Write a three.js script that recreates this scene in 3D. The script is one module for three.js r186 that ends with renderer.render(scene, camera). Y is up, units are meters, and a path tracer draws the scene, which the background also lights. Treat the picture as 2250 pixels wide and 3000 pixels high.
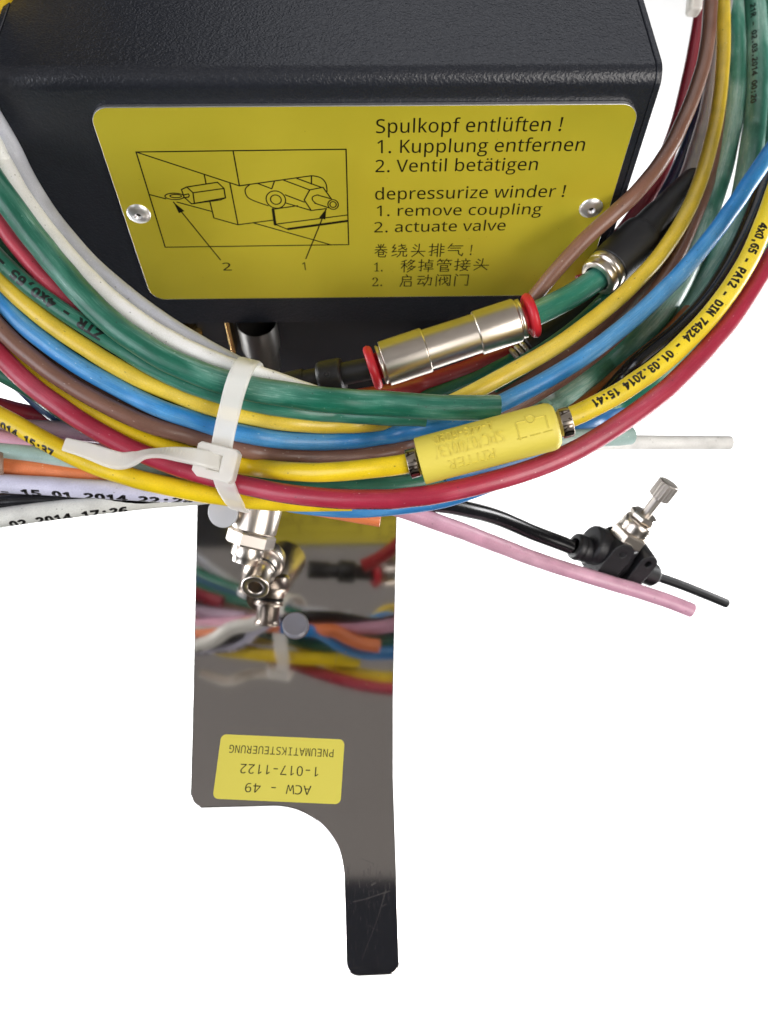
import * as THREE from 'three';
import { mergeGeometries } from 'three/addons/utils/BufferGeometryUtils.js';
import { RoundedBoxGeometry } from 'three/addons/geometries/RoundedBoxGeometry.js';
import { TextGeometry } from 'three/addons/geometries/TextGeometry.js';
import { FontLoader } from 'three/addons/loaders/FontLoader.js';
import { RectAreaLightUniformsLib } from 'three/addons/lights/RectAreaLightUniformsLib.js';

// ---------------------------------------------------------------- camera, lamps, exposure
const scene = new THREE.Scene();
const camera = new THREE.PerspectiveCamera(63.2, 768 / 1024, 0.01, 20);
camera.position.set(-0.00036, 0.44712, 0.14857);
camera.rotation.order = 'YXZ';
camera.rotation.set(-1.0638, -0.0344, 0.0152);
const renderer = new THREE.WebGLRenderer({ antialias: true });
renderer.toneMapping = THREE.LinearToneMapping;
renderer.toneMappingExposure = 1.06;
renderer.shadowMap.enabled = true;
RectAreaLightUniformsLib.init();
scene.background = new THREE.Color(0, 0, 0);
function softbox(x, y, z, w, h, intensity, color, tx, ty, tz) {
  const l = new THREE.RectAreaLight(color, intensity, w, h);
  l.position.set(x, y, z); l.lookAt(tx, ty, tz); l.castShadow = true; scene.add(l);
  return l;
}
softbox(0.62, 1.02, 0.82, 0.7, 1.0, 6.6, 0xfffaf5, 0, 0.72, 0.02);     // tall window-like lamp, right
softbox(-1.0, 0.9, 0.5, 0.9, 1.0, 4.3, 0xf3f6ff, 0, 0.7, 0.02);      // weaker one, left
softbox(0.3, 1.2, -1.1, 1.1, 0.6, 1.1, 0xf6f8ff, 0, 0.4, 0);         // behind the box, high
for (const s of [-1, 1]) softbox(s * 1.25, -0.8, 0.0, 0.5, 2.4, 17, 0xffffff, s * 0.1, -1.4, -0.75);   // pair washing the white backdrop
camera.focus = 0.168; camera.userData.fStop = 22;

// ---------------------------------------------------------------- helpers (all shapes are written in millimetres)
const V = (a) => new THREE.Vector3(a[0], a[1], a[2]);
const FACE = new THREE.Vector3(-0.0167, 0.8742, 0.4853);             // the direction the coil and its prints face
let seed = 7;
function rnd() { seed = (seed * 1664525 + 1013904223) >>> 0; return seed / 4294967296; }
const used = {};
function numbered(n) { used[n] = (used[n] ?? -1) + 1; return used[n] ? n + '_' + String(used[n]).padStart(3, '0') : n; }
function place(geo, base) { geo.translate(-base.x, -base.y, -base.z); geo.scale(0.001, 0.001, 0.001); return geo; }
function thing(name, label, category, base, group) {
  const g = new THREE.Group(); g.name = numbered(name); g.userData = { label, category }; if (group) g.userData.group = group;
  const b = Array.isArray(base) ? V(base) : base.clone(); g.position.copy(b).multiplyScalar(0.001); g.base = b; scene.add(g); return g;
}
function part(name, geos, mat, parent, label) {
  const list = (Array.isArray(geos) ? geos : [geos]).map((g) => { const n = g.index ? g.toNonIndexed() : g; for (const k of Object.keys(n.attributes)) if (!['position', 'normal', 'uv'].includes(k)) n.deleteAttribute(k); return n; });
  const geo = list.length > 1 ? mergeGeometries(list) : list[0];
  let root = parent; while (root.base === undefined) root = root.parent;
  const m = new THREE.Mesh(place(geo, root.base), mat); m.name = name; m.castShadow = m.receiveShadow = true; if (label) m.userData.label = label;
  parent.add(m); return m;
}
function solo(name, geos, mat, label, category, base, group) {
  const holder = { base: V(base), add(m) { m.position.copy(this.base).multiplyScalar(0.001); m.name = numbered(name); m.userData = { label, category }; if (group) m.userData.group = group; scene.add(m); } };
  return part(name, geos, mat, holder);
}
function structure(name, geo, mat) { geo.scale(0.001, 0.001, 0.001); const m = new THREE.Mesh(geo, mat); m.name = name; m.userData.kind = 'structure'; m.castShadow = m.receiveShadow = true; scene.add(m); return m; }
function frame(a, b, up = FACE) {                                    // origin a, X along a->b, Z toward `up`
  const x = b.clone().sub(a).normalize(), z = up.clone().addScaledVector(x, -up.dot(x)).normalize(), y = z.clone().cross(x);
  return new THREE.Matrix4().makeBasis(x, y, z).setPosition(a);
}
function lathe(profile, m, seg = 40) {                               // profile [[along, radius]...] turned about the frame's X axis
  const g = new THREE.LatheGeometry(profile.map(([s, r]) => new THREE.Vector2(r, s)), seg);
  g.rotateZ(-Math.PI / 2); return g.applyMatrix4(m);
}
function prism(n, r, s0, s1, m, chamfer = 0.3, turn = 0) {           // n sided bar along X with chamfered ends
  const g = new THREE.LatheGeometry([[0.001, s0], [r - chamfer, s0], [r, s0 + chamfer], [r, s1 - chamfer], [r - chamfer, s1], [0.001, s1]].map((p) => new THREE.Vector2(...p)), n, turn);
  g.rotateZ(-Math.PI / 2); const f = g.toNonIndexed(); f.computeVertexNormals(); return f.applyMatrix4(m);
}
function box(w, h, d, x, y, z, r = 0.4, m) { const g = new RoundedBoxGeometry(w, h, d, 2, r); g.translate(x, y, z); if (m) g.applyMatrix4(m); return g; }
function curveOf(pts) { return new THREE.CatmullRomCurve3(pts.map(V), false, 'centripetal'); }
function raw(pos, nor, uv, idx) {
  const g = new THREE.BufferGeometry(); g.setAttribute('position', new THREE.Float32BufferAttribute(pos, 3)); g.setAttribute('normal', new THREE.Float32BufferAttribute(nor, 3));
  g.setAttribute('uv', new THREE.Float32BufferAttribute(uv, 2)); g.setIndex(idx); return g;
}
function hose(pts, r, { bore = 0.66, step = 1.3, seg = 22 } = {}) {  // a cut length of plastic hose: outside, cut rings, bore a little way in
  const c = curveOf(pts); const L = c.getLength(), n = Math.max(8, Math.round(L / step));
  const P = c.getSpacedPoints(n), pos = [], nor = [], uv = [], idx = [];
  const fr = P.map((p, i) => { const t = P[Math.min(i + 1, n)].clone().sub(P[Math.max(i - 1, 0)]).normalize(); const nn = FACE.clone().addScaledVector(t, -FACE.dot(t)).normalize(); return { p, t, n: nn, b: t.clone().cross(nn) }; });
  const ring = (f, rad, sgn, u, off = 0) => { const s = pos.length / 3; for (let k = 0; k <= seg; k++) { const a = (k / seg - 0.5) * 2 * Math.PI, d = f.n.clone().multiplyScalar(Math.cos(a)).addScaledVector(f.b, Math.sin(a)); const q = f.p.clone().addScaledVector(d, rad).addScaledVector(f.t, off); pos.push(q.x, q.y, q.z); if (sgn === 2 || sgn === -2) nor.push(f.t.x * sgn / 2, f.t.y * sgn / 2, f.t.z * sgn / 2); else nor.push(d.x * sgn, d.y * sgn, d.z * sgn); uv.push(u, 1 - k / seg); } return s; };
  const join = (a, b, flip) => { for (let k = 0; k < seg; k++) flip ? idx.push(a + k, b + k, a + k + 1, b + k, b + k + 1, a + k + 1) : idx.push(a + k, a + k + 1, b + k, b + k, a + k + 1, b + k + 1); };
  let prev = null; fr.forEach((f, i) => { const s = ring(f, r, 1, i / n); if (prev !== null) join(prev, s); prev = s; });
  for (const [e, s] of [[0, -1], [n, 1]]) {
    const f = fr[e], o = ring(f, r, 2 * s, e / n), q = ring(f, r * bore, 2 * s, e / n); join(o, q, s < 0);
    const i0 = ring(f, r * bore, -1, e / n), i1 = ring(f, r * bore, -1, e / n, -s * 6); join(i0, i1, s < 0);
    const d = ring(f, r * bore, 2 * s, e / n, -s * 6), z = ring(f, 0.01, 2 * s, e / n, -s * 6); join(d, z, s < 0);
  }
  const g = raw(pos, nor, uv, idx); g.len = L; return g;
}
function ribbon(pts, width, thick, across, sub = 6) {                // flat strap; across(i, tangent) gives the width direction
  const c = curveOf(pts), n = (pts.length - 1) * sub, pos = [], idx = [];
  for (let i = 0; i <= n; i++) {
    const p = c.getPoint(i / n), t = c.getTangent(i / n), w = across(i / n, t); w.addScaledVector(t, -w.dot(t)).normalize(); const h = t.clone().cross(w);
    const W = typeof width === 'function' ? width(i / n) : width, e = 0.22;
    for (const [a, b] of [[-1, -1 + e * 2], [-1 + e, -1], [1 - e, -1], [1, -1 + e * 2], [1, 1 - e * 2], [1 - e, 1], [-1 + e, 1], [-1, 1 - e * 2]]) { const q = p.clone().addScaledVector(w, a * W / 2).addScaledVector(h, b * thick / 2); pos.push(q.x, q.y, q.z); }
    if (i) for (let k = 0; k < 8; k++) { const a = (i - 1) * 8 + k, b = (i - 1) * 8 + (k + 1) % 8; idx.push(a, b, a + 8, b, b + 8, a + 8); }
  }
  for (const s of [0, n * 8]) for (let k = 1; k < 7; k++) s ? idx.push(s, s + k, s + k + 1) : idx.push(s, s + k + 1, s + k);
  const g = new THREE.BufferGeometry(); g.setAttribute('position', new THREE.Float32BufferAttribute(pos, 3)); g.setAttribute('uv', new THREE.Float32BufferAttribute(new Float32Array(pos.length / 3 * 2), 2)); g.setIndex(idx);
  const f = g.toNonIndexed(); f.computeVertexNormals(); return f;
}

// ---------------------------------------------------------------- textures
function canvas(w, h) { const c = document.createElement('canvas'); c.width = w; c.height = h; return [c, c.getContext('2d')]; }
function tex(c, color = true) { const t = new THREE.CanvasTexture(c); if (color) t.colorSpace = THREE.SRGBColorSpace; t.wrapS = t.wrapT = THREE.RepeatWrapping; t.magFilter = THREE.LinearFilter; t.anisotropy = 8; return t; }
function noiseGrid(n) { const g = new Float32Array(n * n); for (let i = 0; i < n * n; i++) g[i] = rnd(); return g; }
function vnoise(g, n, x, y) { const xi = Math.floor(x), yi = Math.floor(y); let fx = x - xi, fy = y - yi; fx = fx * fx * (3 - 2 * fx); fy = fy * fy * (3 - 2 * fy); const q = (a, b) => g[(((b % n) + n) % n) * n + (((a % n) + n) % n)]; return (q(xi, yi) * (1 - fx) + q(xi + 1, yi) * fx) * (1 - fy) + (q(xi, yi + 1) * (1 - fx) + q(xi + 1, yi + 1) * fx) * fy; }
function noiseTex(size, fn) { const d = new Uint8Array(size * size * 4); for (let j = 0; j < size; j++) for (let i = 0; i < size; i++) { const v = Math.max(0, Math.min(255, 255 * fn(i / size, j / size))); const o = (j * size + i) * 4; d[o] = d[o + 1] = d[o + 2] = v; d[o + 3] = 255; } const t = new THREE.DataTexture(d, size, size); t.wrapS = t.wrapT = THREE.RepeatWrapping; t.magFilter = THREE.LinearFilter; t.minFilter = THREE.LinearMipmapLinearFilter; t.generateMipmaps = true; t.needsUpdate = true; return t; }
const G64 = noiseGrid(64), G128 = noiseGrid(128), G256 = noiseGrid(256);
// wear on plastic hose: chalky rubbed patches drawn out lengthwise, fine grain, specks, and the ink-jet print
function hoseTex(len, color, { scuff = null, amount = 0, print = null } = {}) {
  const W = Math.min(2048, Math.max(256, Math.round(len * 10))), H = 128, [c, x] = canvas(W, H), k = W / len, img = x.createImageData(W, H), d = img.data;
  const A = new THREE.Color(color), B = new THREE.Color(scuff ?? color), a = [A, B].map((q) => { const s = q.clone().convertLinearToSRGB(); return [s.r * 255, s.g * 255, s.b * 255]; });
  const ox = rnd() * 64, oy = rnd() * 64, am = Math.min(1, Math.pow(amount / 3.2, 0.75));
  for (let j = 0; j < H; j++) for (let i = 0; i < W; i++) {
    const u = i / k, v = j / H * 12.5, edge = 1.4 * vnoise(G128, 128, u * 0.5, v * 7 + 31);
    let m = 0;
    if (am) {
      const patch = vnoise(G64, 64, ox + u * 0.055 + edge * 0.06, oy + v * 0.42) * 0.7 + vnoise(G64, 64, ox + u * 0.16 + edge * 0.1, oy * 2 + v * 0.9) * 0.3;
      const streak = vnoise(G256, 256, u * 0.22 + oy, v * 11) * 0.6 + vnoise(G128, 128, u * 0.9 + ox, v * 16) * 0.4;
      const p = Math.max(0, Math.min(1, (patch - (0.62 - 0.3 * am)) * 4.5));
      m = am * (p * (0.35 + 0.75 * streak) + Math.max(0, streak - 0.6) * 1.3); m = Math.min(0.95, m);
    }
    const g = 1 + (rnd() - 0.5) * 0.09 + (vnoise(G128, 128, u * 0.35 + ox, v * 0.6) - 0.5) * 0.1, o = (j * W + i) * 4;
    for (let q = 0; q < 3; q++) d[o + q] = Math.max(0, Math.min(255, (a[0][q] + (a[1][q] - a[0][q]) * m) * g));
    d[o + 3] = 255;
  }
  x.putImageData(img, 0, 0);
  for (let i = 0; i < len * 1.6; i++) { x.globalAlpha = 0.2 + 0.45 * rnd(); x.fillStyle = rnd() < 0.5 ? '#2a2622' : '#f4f2ea'; const s = 0.6 + 1.3 * rnd(); x.fillRect(rnd() * W, rnd() * H, s * 1.6, s); }
  x.globalAlpha = 1;
  for (const p of print ?? []) {
    const [pc, px] = canvas(1024, 96); px.font = 'bold 84px monospace'; px.fillStyle = px.strokeStyle = p.ink ?? '#0d0b0a'; const w = px.measureText(p.text).width; px.setTransform(1024 / w, 0, 0, 1, 0, 0); px.fillText(p.text, 0, 80); px.lineWidth = 7; px.strokeText(p.text, 0, 80);
    px.setTransform(1, 0, 0, 1, 0, 0); px.globalCompositeOperation = 'destination-out'; for (let i = 0; i < 300; i++) { px.globalAlpha = 0.6; px.fillRect(rnd() * 1024, rnd() * 96, 2 + 5 * rnd(), 3); }
    const X0 = p.from * k, X1 = p.to * k, h = p.size / p.round * H; x.save(); x.translate((X0 + X1) / 2, p.row * H); if (p.flip) x.rotate(Math.PI); x.drawImage(pc, -(X1 - X0) / 2, -h / 2, X1 - X0, h); x.restore();
  }
  return tex(c);
}
const M = (color, roughness, extra = {}) => new THREE.MeshPhysicalMaterial({ color, roughness, ...extra });
const grainBump = noiseTex(512, (u, v) => 0.55 * vnoise(G128, 128, u * 128, v * 128) + 0.3 * vnoise(G64, 64, u * 64, v * 64) + 0.15 * vnoise(G256, 256, u * 256, v * 256));
const fineBump = noiseTex(512, (u, v) => vnoise(G256, 256, u * 256, v * 256));
const MAT = {
  coat: M(0xffffff, 0.34, { bumpScale: 0.00009 }),
  coatPlain: M(new THREE.Color(0.018, 0.019, 0.023), 0.4),
  nickel: M(new THREE.Color(0.68, 0.62, 0.55), 0.3, { metalness: 1 }),
  nickelDull: M(new THREE.Color(0.45, 0.415, 0.38), 0.45, { metalness: 1 }),
  brass: M(new THREE.Color(0.62, 0.42, 0.16), 0.25, { metalness: 1 }),
  alu: M(new THREE.Color(0.84, 0.84, 0.85), 0.4, { metalness: 1 }),
  redPlastic: M('#c3202f', 0.42),
  blackPlastic: M(new THREE.Color(0.012, 0.012, 0.014), 0.42, { bumpMap: fineBump, bumpScale: 0.00002 }),
  blackRubber: M(new THREE.Color(0.014, 0.014, 0.016), 0.48),
  nylon: M('#fdfcf8', 0.38, { transmission: 0.46, thickness: 0, specularIntensity: 0.7 }),
  capWhite: M('#cdd0d4', 0.35, { transmission: 0.25, thickness: 0 }),
  capGrey: M('#74747c', 0.28),
  yellowBody: M('#e0cf55', 0.46, { bumpMap: fineBump, bumpScale: 0.00002 }),
  darkSteel: M(new THREE.Color(0.09, 0.085, 0.08), 0.35, { metalness: 0.7 }),
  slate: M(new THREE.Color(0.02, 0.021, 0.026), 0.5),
};

// ---------------------------------------------------------------- setting: white sweep below, plain ceiling above that the bracket mirrors
{ const g = new THREE.BoxGeometry(2500, 3300, 20); g.translate(0, 0, -10); g.applyMatrix4(new THREE.Matrix4().makeRotationX(-1.0638).setPosition(-34, -1300, -821)); structure('backdrop', g, M('#f7f7f6', 0.9)); }
{ const g = new THREE.BoxGeometry(3400, 20, 3400); g.translate(0, 1700, 0); structure('ceiling', g, M(new THREE.Color(0.3, 0.282, 0.265), 0.95)); }

// ---------------------------------------------------------------- control box with its name plate
const YT = 350, YBOT = 281.9, XL = -72.3, XR = 56.8;
const cb = thing('control_box', 'dark blue-black powder-coated steel box carrying the yellow instruction plate', 'control box', [-6, YBOT, 0]);
{
  MAT.coat.map = noiseTex(1024, (u, v) => 0.44 + 0.22 * (vnoise(G256, 256, u * 256, v * 256) - 0.5) + 0.12 * (rnd() - 0.5) + (rnd() < 0.0006 ? 0.56 : 0));
  MAT.coat.color = new THREE.Color(0.036, 0.041, 0.055); MAT.coat.bumpMap = grainBump;
  // folded cover: front sheet, rounded ridge, top sheet
  const prof = [], R = 3.2; prof.push([YBOT, 0]); for (let i = 0; i <= 40; i++) prof.push([YBOT + (YT - R - YBOT) * i / 40, 0]);
  for (let i = 1; i <= 14; i++) { const a = i / 14 * Math.PI / 2; prof.push([YT - R + R * Math.sin(a), -R + R * Math.cos(a)]); } prof.push([YT, -95]);
  const pos = [], nor = [], uv = [], idx = []; let s = 0; const x0 = XL + 1.3, x1 = XR - 1.3;
  prof.forEach(([y, z], i) => { const a = prof[Math.max(0, i - 1)], b = prof[Math.min(prof.length - 1, i + 1)]; let ty = b[0] - a[0], tz = b[1] - a[1]; const l = Math.hypot(ty, tz); ty /= l; tz /= l; if (i) s += Math.hypot(y - a[0], z - a[1]); for (const xx of [x0, x1]) { pos.push(xx, y, z); nor.push(0, -tz, ty); uv.push(xx / 38, s / 38); } if (i) { const q = i * 2; idx.push(q - 2, q - 1, q, q - 1, q + 1, q); } });
  part('cover', raw(pos, nor, uv, idx), MAT.coat, cb);
  for (const xx of [XL + 0.6, XR - 0.6]) { const sh = new THREE.Shape(); sh.moveTo(0, YBOT); sh.lineTo(0, YT - 3.4); sh.absarc(-3.4, YT - 3.4, 3.4, 0, Math.PI / 2); sh.lineTo(-95, YT); sh.lineTo(-95, YBOT); const g = new THREE.ExtrudeGeometry(sh, { depth: 0.8, bevelEnabled: true, bevelSize: 0.25, bevelThickness: 0.2, bevelSegments: 2, curveSegments: 10 }); g.rotateY(-Math.PI / 2); g.translate(xx + 0.4, 0, 0.05); const u = g.attributes.uv; for (let i = 0; i < u.count; i++) u.setXY(i, u.getX(i) / 38, u.getY(i) / 38); part('side_panel', g, MAT.coat, cb); }
  part('bottom_panel', box(x1 - x0, 1.2, 93, (x0 + x1) / 2, YBOT + 0.9, -47.5, 0.3), MAT.coatPlain, cb);
  part('back_panel', box(x1 - x0, YT - YBOT - 1, 1.2, (x0 + x1) / 2, (YT + YBOT) / 2, -95, 0.3), MAT.coatPlain, cb);
}
// name plate: anodised aluminium, print in plate millimetres
{
  const TL = [-53.67, 343.96], PW = 107.34, PH = 52.13, K = 19, [c, x] = canvas(2040, 992);
  x.fillStyle = '#e0d13c'; x.fillRect(0, 0, 2040, 992);
  for (let i = 0; i < 2600; i++) { x.globalAlpha = 0.05; x.fillStyle = rnd() < 0.5 ? '#fff27a' : '#8d7d10'; x.fillRect(rnd() * 2040, rnd() * 992, 1 + 2 * rnd(), 1 + 2 * rnd()); }
  for (let i = 0; i < 26; i++) { x.globalAlpha = 0.5; x.fillStyle = '#6b5d12'; x.fillRect(rnd() * 2040, rnd() * 992, 2.4, 2.4); }
  x.globalAlpha = 1;
  const q = ([a, b]) => [(a - TL[0]) * K, (TL[1] - b) * K];
  const ink = '#191708'; x.strokeStyle = x.fillStyle = ink; x.lineCap = 'round'; x.lineJoin = 'round';
  const line = (pts, w = 0.27) => { x.lineWidth = w * K; x.beginPath(); pts.map(q).forEach((p, i) => i ? x.lineTo(...p) : x.moveTo(...p)); x.stroke(); };
  const arc = (pc, pr, pv, w = 0.25) => { const a = q(pc), b = q(pr), d = q(pv); x.lineWidth = w * K; x.beginPath(); x.ellipse(a[0], a[1], Math.hypot(b[0] - a[0], b[1] - a[1]), Math.hypot(d[0] - a[0], d[1] - a[1]), 0, 0, 7); x.stroke(); };
  const D = {"lines":[[[-46.95,334.09],[-4.17,334.36],[-4.4,308.93],[-46.67,308.67],[-46.95,334.09]],[[-46.95,334.09],[-27.18,325.56],[-11.67,327.97]],[[-27.22,334.22],[-27.18,325.56]],[[-34.11,328.55],[-34.16,326.26]],[[-29.1,326.39],[-29.01,315.05],[-20.98,316.26]],[[-34.16,321.35],[-34.06,317.02],[-29.01,315.05]],[[-46.78,323.51],[-43.55,322.34]],[[-41.26,321.43],[-34.16,318.81]],[[-25.41,315.5],[-8.39,308.89]],[[-38.38,325.38],[-31.67,326.53],[-30.56,324.92],[-30.64,322.47],[-38.24,320.93],[-39.49,322.75],[-39.65,324.72],[-38.38,325.38],[-37.36,323.87],[-37.6,321]],[[-37.36,323.87],[-30.56,324.92]],[[-38.24,320.93],[-31.82,321.91],[-30.64,322.47]],[[-23.24,326.15],[-20.43,324.75]],[[-19.61,326.66],[-20.32,324.89]],[[-17.83,327.01],[-12.29,324.36]],[[-14.82,327.35],[-9.78,325.01]],[[-12.29,324.36],[-9.41,325.01],[-7.83,322.04]],[[-12.29,324.36],[-13.67,321.72],[-12.36,318.85],[-9,319.33]],[[-11.67,327.97],[-11.82,325.85]],[[-17.66,323.1],[-13.71,321.14]],[[-17.86,320.99],[-12.36,318.85]],[[-20.72,319.26],[-15.26,320.18]],[[-20.63,315.03],[-17.93,313.55]],[[-20.62,315.11],[-4.53,317.49]],[[-17.91,313.76],[-4.58,315.67]],[[-10.83,323.03],[-7.77,321.96]],[[-11.44,320.84],[-8.36,319.52]],[[-39.47,323.32],[-38.4,323.58]],[[-39.63,322.56],[-38.57,322.74]]],"bold":[[[-20.72,319.26],[-20.7,315.03]],[[-17.92,313.68],[-4.58,315.83]]],"arcs":[[[-19.81,321.86],[-17.72,321.84],[-20.06,319.57]],[[-19.81,321.86],[-18.66,321.85],[-19.94,320.62]],[[-7.46,320.41],[-6.33,320.4],[-7.52,319.11]],[[-7.46,320.41],[-6.77,320.4],[-7.5,319.63]],[[-41.5,322.96],[-39.46,322.94],[-41.67,322.13]],[[-41.23,323.04],[-40,323.03],[-41.32,322.62]]],"curves":[[[-25.07,325.72],[-26.08,325.06],[-26.22,323.38],[-25.57,322.03],[-21.71,320.25]],[[-11.67,327.97],[-9.92,327.85],[-8.64,326.19],[-8.6,323.95]],[[-10.52,323.02],[-11.77,322.85],[-12.01,321.7],[-11.28,320.84]],[[-38.4,323.58],[-38.23,323.2],[-38.57,322.74]]],"arrows":[[[-34.65,304.66],[-42.04,321.44]],[[-14.59,304.72],[-9,319.33]]],"text":[["Spulkopf entlüften !",[1.77,338.05],[39.47,338.24],3.12],["1. Kupplung entfernen",[1.85,333.36],[45.09,333.56],3.11],["2. Ventil betätigen",[1.63,328.72],[36.22,328.93],3.05],["depressurize winder !",[1.52,321.61],[43.28,321.98],3.12],["1. remove coupling",[1.73,317.11],[38.82,317.26],2.93],["2. actuate valve",[1.33,312.46],[31.53,312.73],2.99],["1.",[1.28,300.47],[3.7,300.44],2.86,"serif"],["2.",[0.84,295.55],[3.67,295.56],2.89,"serif"],["!",[23.69,305.36],[24.64,305.35],3.18,"serif"],["2",[-34.69,301.23],[-32.19,301.24],2.51],["1",[-15.82,301.11],[-14.27,301.14],2.51]],"glyphs":[[[[[30,5],[38,20]],[[70,3],[60,20]],[[15,24],[85,24]],[[8,42],[92,42]],[[50,5],[45,42],[8,66]],[[52,42],[92,64]],[[32,60],[68,60],[68,76],[32,76]],[[32,60],[32,90],[45,94],[80,94],[84,82]]],[1.48,309.04],[4.69,304.8]],[[[[22,5],[8,28],[28,28],[6,58],[32,52]],[[5,85],[35,74]],[[45,16],[85,10]],[[62,3],[68,30],[90,44],[94,34]],[[86,22],[46,42]],[[42,54],[94,54]],[[58,54],[54,76],[36,94]],[[74,54],[74,88],[94,90],[96,78]]],[5.48,308.99],[9.28,304.74]],[[[[28,8],[42,20]],[[18,28],[34,40]],[[56,4],[55,40],[44,68],[12,94]],[[8,56],[94,56]],[[56,62],[88,92]]],[9.91,309.07],[13.6,304.77]],[[[[5,24],[36,24]],[[22,4],[22,88],[12,84]],[[5,62],[36,50]],[[56,4],[56,96]],[[74,4],[74,96]],[[40,24],[56,24]],[[40,44],[56,44]],[[36,68],[56,64]],[[74,24],[94,24]],[[74,44],[94,44]],[[74,66],[96,66]]],[14.15,309.1],[18.02,304.8]],[[[[30,4],[10,36]],[[26,20],[90,20]],[[24,36],[78,36]],[[12,54],[68,54],[72,80],[90,94],[94,76]]],[18.32,309.05],[22.54,304.93]],[[[[36,6],[8,18]],[[4,34],[42,34]],[[24,14],[24,96]],[[24,38],[6,66]],[[24,40],[42,58]],[[66,3],[46,28]],[[60,12],[88,12],[48,48]],[[60,24],[72,34]],[[72,46],[46,76]],[[66,56],[94,56],[44,97]],[[62,70],[74,80]]],[7.77,304.21],[11.55,300.01]],[[[[4,24],[36,24]],[[20,4],[20,90],[10,86]],[[4,62],[36,50]],[[66,3],[66,30]],[[66,14],[92,14]],[[46,30],[88,30],[88,62],[46,62],[46,30]],[[46,46],[88,46]],[[38,76],[96,76]],[[66,62],[66,98]]],[11.96,304.25],[15.75,300.04]],[[[[24,3],[8,24]],[[20,13],[46,13]],[[30,14],[36,26]],[[64,3],[52,22]],[[60,13],[94,13]],[[72,14],[78,26]],[[50,26],[50,36]],[[10,50],[10,38],[92,38],[88,50]],[[30,52],[72,52],[72,68],[30,68]],[[30,50],[30,98]],[[30,80],[80,80],[80,96],[30,96]]],[16.22,304.29],[20.09,300.13]],[[[[4,24],[34,24]],[[20,4],[20,90],[10,86]],[[4,62],[34,50]],[[66,3],[68,14]],[[44,18],[92,18]],[[54,24],[58,36]],[[80,24],[72,38]],[[40,42],[96,42]],[[60,46],[48,70],[86,94]],[[38,60],[96,60]],[[82,60],[70,84],[40,96]]],[20.55,304.32],[24.53,300.21]],[[[[28,8],[42,20]],[[18,28],[34,40]],[[56,4],[55,40],[44,68],[12,94]],[[8,56],[94,56]],[[56,62],[88,92]]],[24.98,304.35],[29.04,300.33]],[[[[48,3],[56,14]],[[22,20],[82,20],[82,42],[22,42]],[[22,20],[22,60],[6,96]],[[36,58],[84,58],[84,94],[36,94],[36,58]]],[7.61,299.4],[11.04,295.21]],[[[[8,18],[46,18]],[[4,40],[50,40]],[[26,42],[8,80],[46,74]],[[38,62],[50,84]],[[52,30],[92,30],[88,88],[74,84]],[[70,6],[68,50],[46,96]]],[11.82,299.39],[15.72,295.24]],[[[[12,4],[22,14]],[[8,18],[8,98]],[[32,10],[94,10],[94,94],[80,92]],[[36,26],[24,56]],[[32,44],[32,90]],[[42,44],[80,38]],[[56,22],[62,62],[80,86],[84,72]],[[78,50],[46,84]],[[70,24],[78,32]]],[16.32,299.37],[20.19,295.27]],[[[[12,4],[24,16]],[[10,20],[10,98]],[[36,10],[90,10],[90,94],[74,90]]],[20.78,299.41],[24.73,295.26]]]};
  D.lines.forEach((l) => line(l)); D.bold.forEach((l) => line(l, 0.6)); D.arcs.forEach((a) => arc(...a));
  D.curves.forEach((l) => { const p = l.map(q); x.lineWidth = 0.25 * K; x.beginPath(); x.moveTo(...p[0]); for (let i = 1; i < p.length - 1; i++) x.quadraticCurveTo(...p[i], (p[i][0] + p[i + 1][0]) / 2, (p[i][1] + p[i + 1][1]) / 2); x.lineTo(...p[p.length - 1]); x.stroke(); });
  D.arrows.forEach(([a, b]) => { line([a, b]); const A = q(a), B = q(b), t = Math.atan2(B[1] - A[1], B[0] - A[0]); x.beginPath(); x.moveTo(...B); for (const s of [-0.24, 0.24]) x.lineTo(B[0] - 58 * Math.cos(t + s), B[1] - 58 * Math.sin(t + s)); x.fill(); });
  D.text.forEach(([txt, a, b, cap, font]) => { const A = q(a), B = q(b); x.save(); x.translate(...A); x.rotate(Math.atan2(B[1] - A[1], B[0] - A[0])); x.font = '100px ' + (font ?? 'sans-serif'); const w = x.measureText(txt).width; x.scale(Math.hypot(B[0] - A[0], B[1] - A[1]) / w, cap * K / 72); x.fillText(txt, 0, 0); x.restore(); });
  D.glyphs.forEach(([strokes, a, b]) => { const A = q(a), B = q(b); x.lineWidth = 0.26 * K; for (const st of strokes) { x.beginPath(); st.forEach(([u, v], i) => { const X = A[0] + (B[0] - A[0]) * u / 100, Y = A[1] + (B[1] - A[1]) * v / 100; i ? x.lineTo(X, Y) : x.moveTo(X, Y); }); x.stroke(); } });
  const sh = new THREE.Shape(), r = 3.6, X0 = TL[0], X1 = TL[0] + PW, Y1 = TL[1], Y0 = TL[1] - PH;
  sh.moveTo(X0 + r, Y0); sh.lineTo(X1 - r, Y0); sh.absarc(X1 - r, Y0 + r, r, -Math.PI / 2, 0); sh.lineTo(X1, Y1 - r); sh.absarc(X1 - r, Y1 - r, r, 0, Math.PI / 2); sh.lineTo(X0 + r, Y1); sh.absarc(X0 + r, Y1 - r, r, Math.PI / 2, Math.PI); sh.lineTo(X0, Y0 + r); sh.absarc(X0 + r, Y0 + r, r, Math.PI, Math.PI * 1.5);
  const edge = new THREE.ExtrudeGeometry(sh, { depth: 0.75, bevelEnabled: true, bevelSize: 0.12, bevelThickness: 0.12, bevelSegments: 2, curveSegments: 12 }); edge.translate(0, 0, 0.16);
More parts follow.
